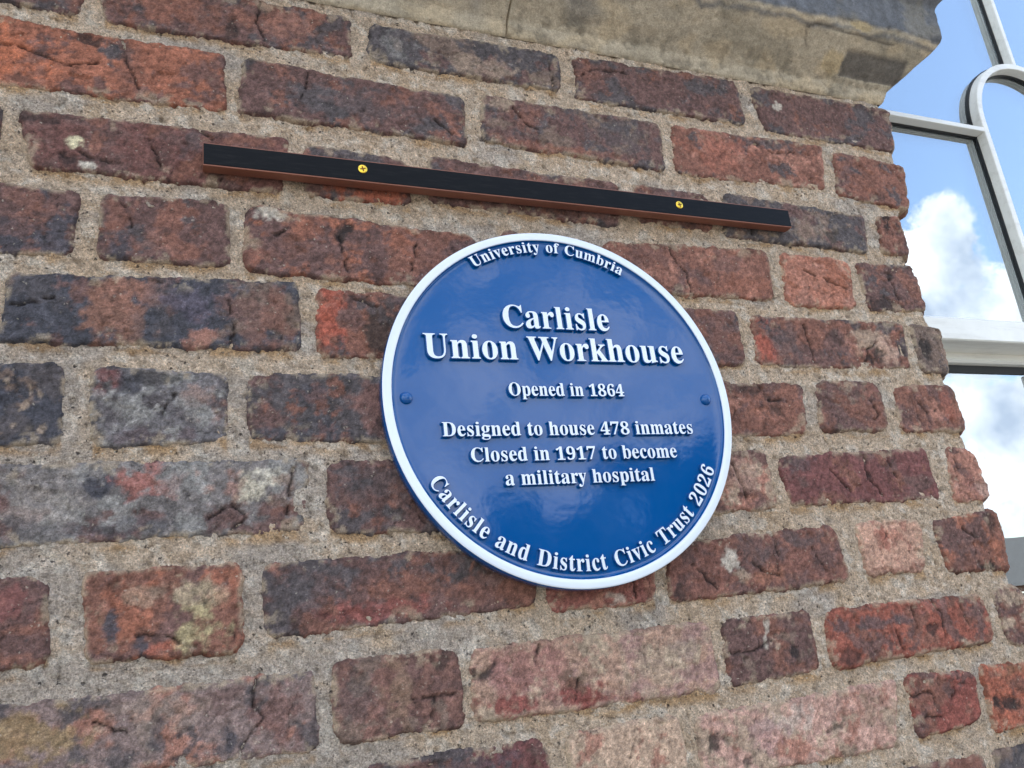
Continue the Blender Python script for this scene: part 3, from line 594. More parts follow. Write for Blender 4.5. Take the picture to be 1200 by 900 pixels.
# ------------------------------------------------------------------ stone impost course above
PROF = [(.000, 2.3845), (.0035, 2.3865), (.006, 2.392), (.010, 2.402), (.021, 2.4115), (.031, 2.4185), (.041, 2.4270), (.0505, 2.4350), (.0590, 2.4415), (.067, 2.4480), (.0725, 2.4535),
        (.0745, 2.458), (.0755, 2.470), (.0762, 2.485), (.0765, 2.500), (.0770, 2.5135), (.0800, 2.5190), (.0870, 2.5260), (.096, 2.535), (.104, 2.548), (.110, 2.565), (.112, 2.60), (.112, 2.66), (.06, 2.685), (-.01, 2.69)]
def stone(x0, x1, corner):
    P = np.array(PROF); t = np.concatenate([[0], np.cumsum(np.hypot(*np.diff(P, axis=0).T))])
    tt = np.unique(np.concatenate([np.arange(0, t[-1], .003), [t[-1]]]))
    D = np.interp(tt, t, P[:, 0]); Zp = np.interp(tt, t, P[:, 1])
    ns = int((x1 - x0) / .0035) if corner or x0 > -.4 else 200
    sv_ = np.linspace(0, 1, ns)
    A, Dm = np.meshgrid(sv_, D, indexing='ij'); _, Zm = np.meshgrid(sv_, Zp, indexing='ij')
    xr = x1 + (Dm if corner else 0)
    X = x0 + A * (xr - x0); Yb = -Dm; Nx, Ny = np.zeros_like(X), -np.ones_like(X)
    if corner:
        a2 = np.linspace(0.03, 1, 36)
        A2, D2 = np.meshgrid(a2, D, indexing='ij'); _, Z2 = np.meshgrid(a2, Zp, indexing='ij')
        X2 = x1 + D2; Y2 = -D2 + A2 * (.16 + D2)
        X = np.concatenate([X, X2]); Yb = np.concatenate([Yb, Y2]); Zm = np.concatenate([Zm, Z2]); Dm = np.concatenate([Dm, D2])
        Nx = np.concatenate([Nx, np.ones_like(X2)]); Ny = np.concatenate([Ny, np.zeros_like(X2)])
    dn_ = .0016 * fbm(X * 30, Yb * 30 + Zm * 30, 50, 4) + .0007 * fbm(X * 160, Yb * 160 + 5, Zm * 160, 3)
    # eroded lower arris of the projecting fillet
    ar = np.exp(-((Zm - 2.4545) / .006) ** 2); dn_ = dn_ - .0035 * ar * sst(-.1, .5, fbm(X * 45, Zm * 10, 60, 3))
    stag = np.concatenate([[0.], [0.]])
    X = X + Nx * dn_; Y = Yb + Ny * dn_; Zq = Zm - .6 * dn_
    c0 = lin((180, 166, 144)); c = c0 * np.ones(X.shape + (1,))
    w = sst(-.1, .4, fbm(X * 9, Zm * 20, 70, 4)); c = c + (lin((152, 141, 122)) - c) * (w * .8)[..., None]
    w = sst(.0, .5, fbm(X * 14, Zm * 30, 75, 4)); c = c + (lin((192, 172, 142)) - c) * (w * .6)[..., None]
    # weathering crust: dark sooty bands keep to the sheltered fillet, ledges and patches
    z1 = Zm + .006 * fbm(X * 18, Zm * 10, 80, 4)
    soot = sst(2.452, 2.458, z1); soot = np.maximum(soot, .75 * np.exp(-((z1 - 2.4475) / .0025) ** 2))
    soot = np.maximum(soot, .55 * sst(.15, .5, fbm(X * 7 + 3, Zm * 12, 84, 4)) * sst(.3, .0, X))
    cs = lin((92, 94, 99)) * (1 + .35 * fbm(X * 60, Zm * 14, 90, 4))[..., None]; cs = cs + (lin((118, 112, 100)) - cs) * (sst(.1, .5, fbm(X * 12, Zm * 12, 92, 4)) * .6)[..., None]
    c = c + (cs - c) * (soot * .95)[..., None]
    if corner:
        # dark re-used facing patch let into the chamfer near the corner
        inx = sst(.503, .511, X + .006 * fbm(Zm * 60, Zm, 3, 3)) * sst(.628, .622, X) * sst(2.4075, 2.4105, Zm) * sst(2.434, 2.431, Zm + .0 * X)
        inx = inx * (Nx < .5)
        c = c + (lin((84, 80, 78)) * (1 + .25 * fbm(X * 50, Zm * 20, 93, 4))[..., None] - c) * (inx * .8)[..., None]
        Y = Y + .0022 * inx
        # pale fresh break on the fillet edge
        ch = sst(1.2, .7, np.hypot((X - .522) / .022, (Zm - 2.4545) / .006) + .3 * fbm(X * 70, Zm * 70, 95, 3))
        c = c + (lin((178, 158, 122)) - c) * (ch * .9)[..., None]; Y = Y + .002 * ch
        pl_ = sst(1.2, .6, np.hypot((X - .49) / .02, (Zm - 2.418) / .012) + .3 * fbm(X * 70, Zm * 70, 96, 3)) * (X < .507)
        c = c + (lin((196, 172, 130)) - c) * (pl_ * .6)[..., None]
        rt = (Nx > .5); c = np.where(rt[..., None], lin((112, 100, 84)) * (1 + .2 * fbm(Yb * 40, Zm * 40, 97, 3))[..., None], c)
        # hooked hairline
        g = np.exp(-(seg_dist(X + .001 * fbm(X * 90, Zm * 90, 2, 2), Zm, [(.585, 2.443), (.50, 2.4455), (.44, 2.4475), (.425, 2.4425), (.432, 2.433), (.438, 2.428)]) / .0014) ** 2)
        c = c + (lin((70, 62, 54)) - c) * (g * .75)[..., None]; Y = Y + .001 * g
        rub = sst(.1, .5, fbm(X * 40, Zm * 60, 99, 4, .7)) * sst(2.43, 2.40, Zm) ; c = c * (1 - .35 * rub)[..., None]; Y = Y + .0012 * rub
    # block ends
    V = np.stack([X, Y, Zq], -1); n_, m_ = X.shape
    e0 = V[:1].copy(); e0[..., 1] = .08; e1 = V[-1:].copy(); e1[..., 1 if not corner else 0] = .08 if not corner else .50
    V = np.concatenate([e0, V, e1]); c = np.concatenate([c[:1], c, c[-1:]])
    mesh_obj('stone_block', V.reshape(-1, 3), grid_faces(n_ + 2, m_)[:, ::-1], M_stone, wall, True, np.clip(c, .01, .9).reshape(-1, 3))
stone(-.0105, .598, True)
stone(-1.37, -.0135, False)

# ------------------------------------------------------------------ window
win = bpy.data.objects.new('window', None); col.objects.link(win); win.parent = wall; win['label'] = 'white framed arched window with reflecting panes'
WX0, WX1, FY = .60, 1.555, .080      # opening and front plane of the frame
XC = 1.087
def prof_bar(name, pts, width, prof, mat, closed=False):
    """sweep a (across, depth) profile along a path lying in the window plane"""
    pts = np.array(pts, float); n = len(pts); T = np.gradient(pts, axis=0); T /= np.linalg.norm(T, axis=1)[:, None]
    Nn = np.stack([-T[:, 1], T[:, 0]], 1); P = np.array(prof)
    V = []
    for i in range(n):
        for a, d in P: V.append((pts[i, 0] + Nn[i, 0] * a * width, d, pts[i, 1] + Nn[i, 1] * a * width))
    k = len(P); F = []
    for i in range(n - 1):
        for j in range(k):
            F.append((i * k + j, i * k + (j + 1) % k, (i + 1) * k + (j + 1) % k, (i + 1) * k + j))
    F.append(tuple(range(k))[::-1]); F.append(tuple((n - 1) * k + j for j in range(k)))
    o = mesh_obj(name, V, F, mat, win)
    import bmesh
    bm = bmesh.new(); bm.from_mesh(o.data); bmesh.ops.recalc_face_normals(bm, faces=bm.faces); bm.to_mesh(o.data); bm.free()
    return o
def slim(front):
    return [(-.60, front + .0235), (-.59, front + .0172), (-.5, front + .0012), (-.42, front), (.42, front), (.5, front + .0012), (.59, front + .0172), (.60, front + .0235)]
def gask():
    return [(-.5, FY + .0165), (.5, FY + .0165), (.5, FY + .0220), (-.5, FY + .0220)]
def rounded(front, back, ch=.008):
    w = .5
    return [(-w, back), (-w, front + ch), (-w + .06, front + ch * .45), (-w + .22, front + .0008), (-w + .3, front), (w - .3, front), (w - .22, front + .0008), (w - .06, front + ch * .45), (w, front + ch), (w, back)]
GY = FY + .0205      # glass plane
RZ0, RZ1 = 2.037, 2.076
TB, TT = 2.4446, 2.4540
RO, RI = .147, .135
ZS = 2.468
SX0, SX1 = XC - RO, XC - RI           # left stile of the inner light
RX0, RX1 = XC + RI, XC + RO
# round headed inner light: stile, arch, stile in one bent profile
mid = (RO + RI) / 2
path = [(XC - mid, RZ1)] + [(XC - mid, z) for z in np.linspace(RZ1 + .05, ZS - .02, 6)] + \
       [(XC - mid * math.cos(a), ZS + mid * math.sin(a)) for a in np.linspace(0, math.pi, 49)] + \
       [(XC + mid, z) for z in np.linspace(ZS - .02, RZ1 + .05, 6)] + [(XC + mid, RZ1)]
BARS = [('frame', path, RO - RI), ('glazing_bar', [(.655, (TB + TT) / 2), (XC - mid - .004, (TB + TT) / 2)], TT - TB),
        ('glazing_bar', [(XC + mid + .004, (TB + TT) / 2), (1.50, (TB + TT) / 2)], TT - TB), ('glazing_bar', [(XC, ZS + mid + .004), (XC, 3.04)], .0085)]
for i, (nm, pts_, w_) in enumerate(BARS):
    prof_bar(nm, pts_, w_, slim(FY + .0004 * i), M_white)
    prof_bar('gasket', pts_, w_ + .0062 + .0003 * i, gask(), M_gasket)
    # sealed unit spacer seen through the outer pane
    prof_bar('seal', pts_, w_ + .034 + .0003 * i, [(-.5, FY + .0262 + .0002 * i), (.5, FY + .0262 + .0002 * i), (.5, FY + .0274), (-.5, FY + .0274)], M_gasket)
    prof_bar('spacer', pts_, w_ + .064 + .0003 * i, [(-.5, FY + .0275 + .0002 * i), (.5, FY + .0275 + .0002 * i), (.5, FY + .0395 - .0002 * i), (-.5, FY + .0395 - .0002 * i)], M_spacer)
# outer frame
prof_bar('frame', [(.628, 1.06), (.628, 3.10)], .055, rounded(FY - .002, FY + .07), M_white)
prof_bar('frame', [(1.528, 1.06), (1.528, 3.10)], .055, rounded(FY - .002, FY + .07), M_white)
prof_bar('frame', [(.656, 3.07), (1.50, 3.07)], .055, rounded(FY - .001, FY + .07), M_white)
prof_bar('frame', [(.656, 1.09), (1.50, 1.09)], .055, rounded(FY - .001, FY + .07), M_white)
# deep transom rail: crisp front face, flat soffit, bead under it
def strip(name, poly, x0, x1, mat):
    k = len(poly); V = [(x0, y, z) for y, z in poly] + [(x1, y, z) for y, z in poly]
    F = [(j, (j + 1) % k, k + (j + 1) % k, k + j) for j in range(k)] + [tuple(range(k))[::-1], tuple(range(k, 2 * k))]
    o = mesh_obj(name, V, F, mat, win)
    import bmesh
    bm = bmesh.new(); bm.from_mesh(o.data); bmesh.ops.recalc_face_normals(bm, faces=bm.faces); bm.to_mesh(o.data); bm.free()
    return o
strip('transom', [(FY - .003, RZ0 + .002), (FY - .003, RZ1 - .004), (FY, RZ1 - .0005), (FY + .09, RZ1 + .004), (FY + .09, RZ0 - .003), (FY - .001, RZ0)], .656, 1.50, M_white)
strip('transom', [(FY + .042, RZ0 - .0135), (FY + .045, RZ0 - .0005), (FY + .085, RZ0 - .0035), (FY + .085, RZ0 - .022), (FY + .046, RZ0 - .0175)], .657, 1.499, M_white)
strip('gasket', [(FY + .055, RZ0 - .031), (FY + .055, RZ0 - .018), (FY + .084, RZ0 - .022), (FY + .084, RZ0 - .031)], .658, 1.498, M_gasket)
# lower lights: one mullion
prof_bar('frame', [(.985, 1.118), (.985, RZ0 - .023)], .04, rounded(FY + .02, FY + .08), M_white)
prof_bar('gasket', [(.985, 1.119), (.985, RZ0 - .031)], .044, [(-.5, FY + .052), (.5, FY + .052), (.5, FY + .075), (-.5, FY + .075)], M_gasket)
def pane(poly, y, mat=None):
    k = len(poly); V = [(x, y, z) for x, z in poly] + [(x, y + .004, z) for x, z in poly]
    F = [tuple(range(k)), tuple(range(k, 2 * k))[::-1]] + [(j, k + j, k + (j + 1) % k, (j + 1) % k) for j in range(k)]
    o = mesh_obj('pane', V, F, mat or M_glass, win)
    import bmesh
    bm = bmesh.new(); bm.from_mesh(o.data); bmesh.ops.recalc_face_normals(bm, faces=bm.faces); bm.to_mesh(o.data); bm.free()
    return o
pane([(.650, RZ1 + .001), (SX0 + .008, RZ1 + .001), (SX0 + .008, TB + .008), (.650, TB + .008)], GY)
arcp = [(XC - (RI + .006) * math.cos(a), ZS + (RI + .006) * math.sin(a)) for a in np.linspace(0, math.pi, 33)]
pane([(XC - RI - .006, RZ1 + .001)] + arcp + [(XC + RI + .006, RZ1 + .001)], GY + .0005)
out_l = [(XC - (RO - .008) * math.cos(a), ZS + (RO - .008) * math.sin(a)) for a in np.linspace(math.radians(3), math.radians(88), 24)]
pane([(.650, TT - .008), (.650, 3.045), (XC - .012, 3.045)] + out_l[::-1], GY)
out_r = [(XC + (RO - .008) * math.cos(a), ZS + (RO - .008) * math.sin(a)) for a in np.linspace(math.radians(3), math.radians(88), 24)]
pane([(1.505, TT - .008), (1.505, 3.045), (XC + .004, 3.045)] + out_r[::-1], GY)
pane([(RX1 - .008, RZ1 + .001), (1.505, RZ1 + .001), (1.505, TB + .008), (RX1 - .008, TB + .008)], GY)
pane([(.652, 1.115), (.968, 1.115), (.968, RZ0 - .024), (.652, RZ0 - .024)], FY + .058)
pane([(1.003, 1.115), (1.503, 1.115), (1.503, RZ0 - .024), (1.003, RZ0 - .024)], FY + .058)

pane([(.652, RZ1 + .006), (1.503, RZ1 + .006), (1.503, 3.04), (.652, 3.04)], FY + .040, M_glass_in)
pane([(.654, 1.12), (.966, 1.12), (.966, RZ0 - .036), (.654, RZ0 - .036)], FY + .078, M_glass_in)
pane([(1.005, 1.12), (1.50, 1.12), (1.50, RZ0 - .036), (1.005, RZ0 - .036)], FY + .078, M_glass_in)
# vertical blind hanging behind the glass
blind = empty('vertical_blind', 'pale grey vertical blind hanging behind the window panes', 'blind', (1.07, .30, 1.15))
for i in range(10):
    x = .66 + i * .092
    V = []
    for k, z in enumerate((1.15, 3.0)):
        for a in np.linspace(-1, 1, 5): V.append((x + a * .046, .30 + .006 * a * a + .016 * a, z))
    F = [(j, j + 1, 6 + j, 5 + j) for j in range(4)]
    o = mesh_obj('slat', V, F, M_blind, None, True); put(o, blind)
o = box('head_rail', .62, 1.54, .285, .325, 3.0, 3.03, M_white); put(o, blind)

# room and roof behind
def struct(o, name=None):
    o['kind'] = 'structure'; return o
struct(box('room_floor', -8.9, 8.9, .105, 6, .0, .10, M_room))
struct(box('room_wall', -8.9, 8.9, 5.9, 6.1, .105, 6.2, M_room))
struct(box('room_ceiling', -8.99, 8.99, .104, 6.2, 6.205, 6.4, M_room))
struct(box('room_wall', -8.99, -8.8, .103, 5.89, .102, 6.2, M_room))
struct(box('room_wall', 8.8, 8.99, .103, 5.89, .102, 6.2, M_room))
struct(box('room_floor', -8.79, 8.79, .106, 5.88, 3.2, 3.3, M_room))

# ------------------------------------------------------------------ plaque
PC = Vector((-.00354, -.022, 1.90395)); e1 = Vector((.99953, -.03015, -.00526)); e2 = Vector((.00615, .02982, .99954)); en = Vector((-.02998, -.9991, .03))
e1.normalize(); en = (en - e1 * en.dot(e1)).normalized(); e2 = en.cross(e1).normalized()
plaque = empty('wall_plaque', 'round blue plaque with raised white rim and lettering about the Carlisle Union Workhouse', 'plaque')
plaque.matrix_world = Matrix(((e1.x, e2.x, en.x, PC.x), (e1.y, e2.y, en.y, PC.y), (e1.z, e2.z, en.z, PC.z), (0, 0, 0, 1)))
# local frame: x right, y up, z out of the wall; z=0 is the face of the rim and letters
def lathe(name, prof, mat, parent, seg=192, closed=False):
    V = []; F = []; k = len(prof)
    for i in range(seg):
        a = 2 * math.pi * i / seg
        for r, z in prof: V.append((r * math.cos(a), r * math.sin(a), z))
    for i in range(seg):
        j = (i + 1) % seg
        for t in range(k - 1 + (1 if closed else 0)):
            t2 = (t + 1) % k
            F.append((i * k + t, j * k + t, j * k + t2, i * k + t2))
    o = mesh_obj(name, V, F, mat, parent, True)
    import bmesh
    bm = bmesh.new(); bm.from_mesh(o.data); bmesh.ops.remove_doubles(bm, verts=bm.verts, dist=1e-6); bmesh.ops.recalc_face_normals(bm, faces=bm.faces)
    for e in bm.edges:
        if len(e.link_faces) == 2 and e.calc_face_angle(0) > .7: e.smooth = False
    bm.to_mesh(o.data); bm.free()
    return o
PR = .1985
lathe('plate', [(0, -.018), (PR - .004, -.018), (PR - .001, -.0168), (PR, -.015), (PR, -.0022), (PR - .0004, -.0014), (PR - .0098, -.0014), (PR - .0103, -.0022), (PR - .0108, -.0034), (PR - .0118, -.0040), (PR - .0132, -.0042), (PR - .0150, -.0043), (.175, -.00435), (.12, -.0044), (.06, -.0044), (.0, -.0044)], M_blue, plaque)
lathe('rim', [(PR - .0006, -.0016), (PR - .0003, -.0009), (PR - .0010, -.0002), (PR - .0020, 0), (PR - .0083, 0), (PR - .0093, -.0003), (PR - .0097, -.0010), (PR - .0095, -.0016)], M_plaque_white, plaque)
for sx, sy in ((-.174, 0), (.1708, .0)):
    dome = [(.0066 * math.sin(a), -.0050 + .0056 * math.cos(a)) for a in np.linspace(0, math.pi / 2, 9)]
    s_ = lathe('screw_cap', [(0., dome[0][1])] + dome[1:] + [(.0072, -.0054)], M_blue, plaque, 32)
    s_.location = (sx, sy, 0)

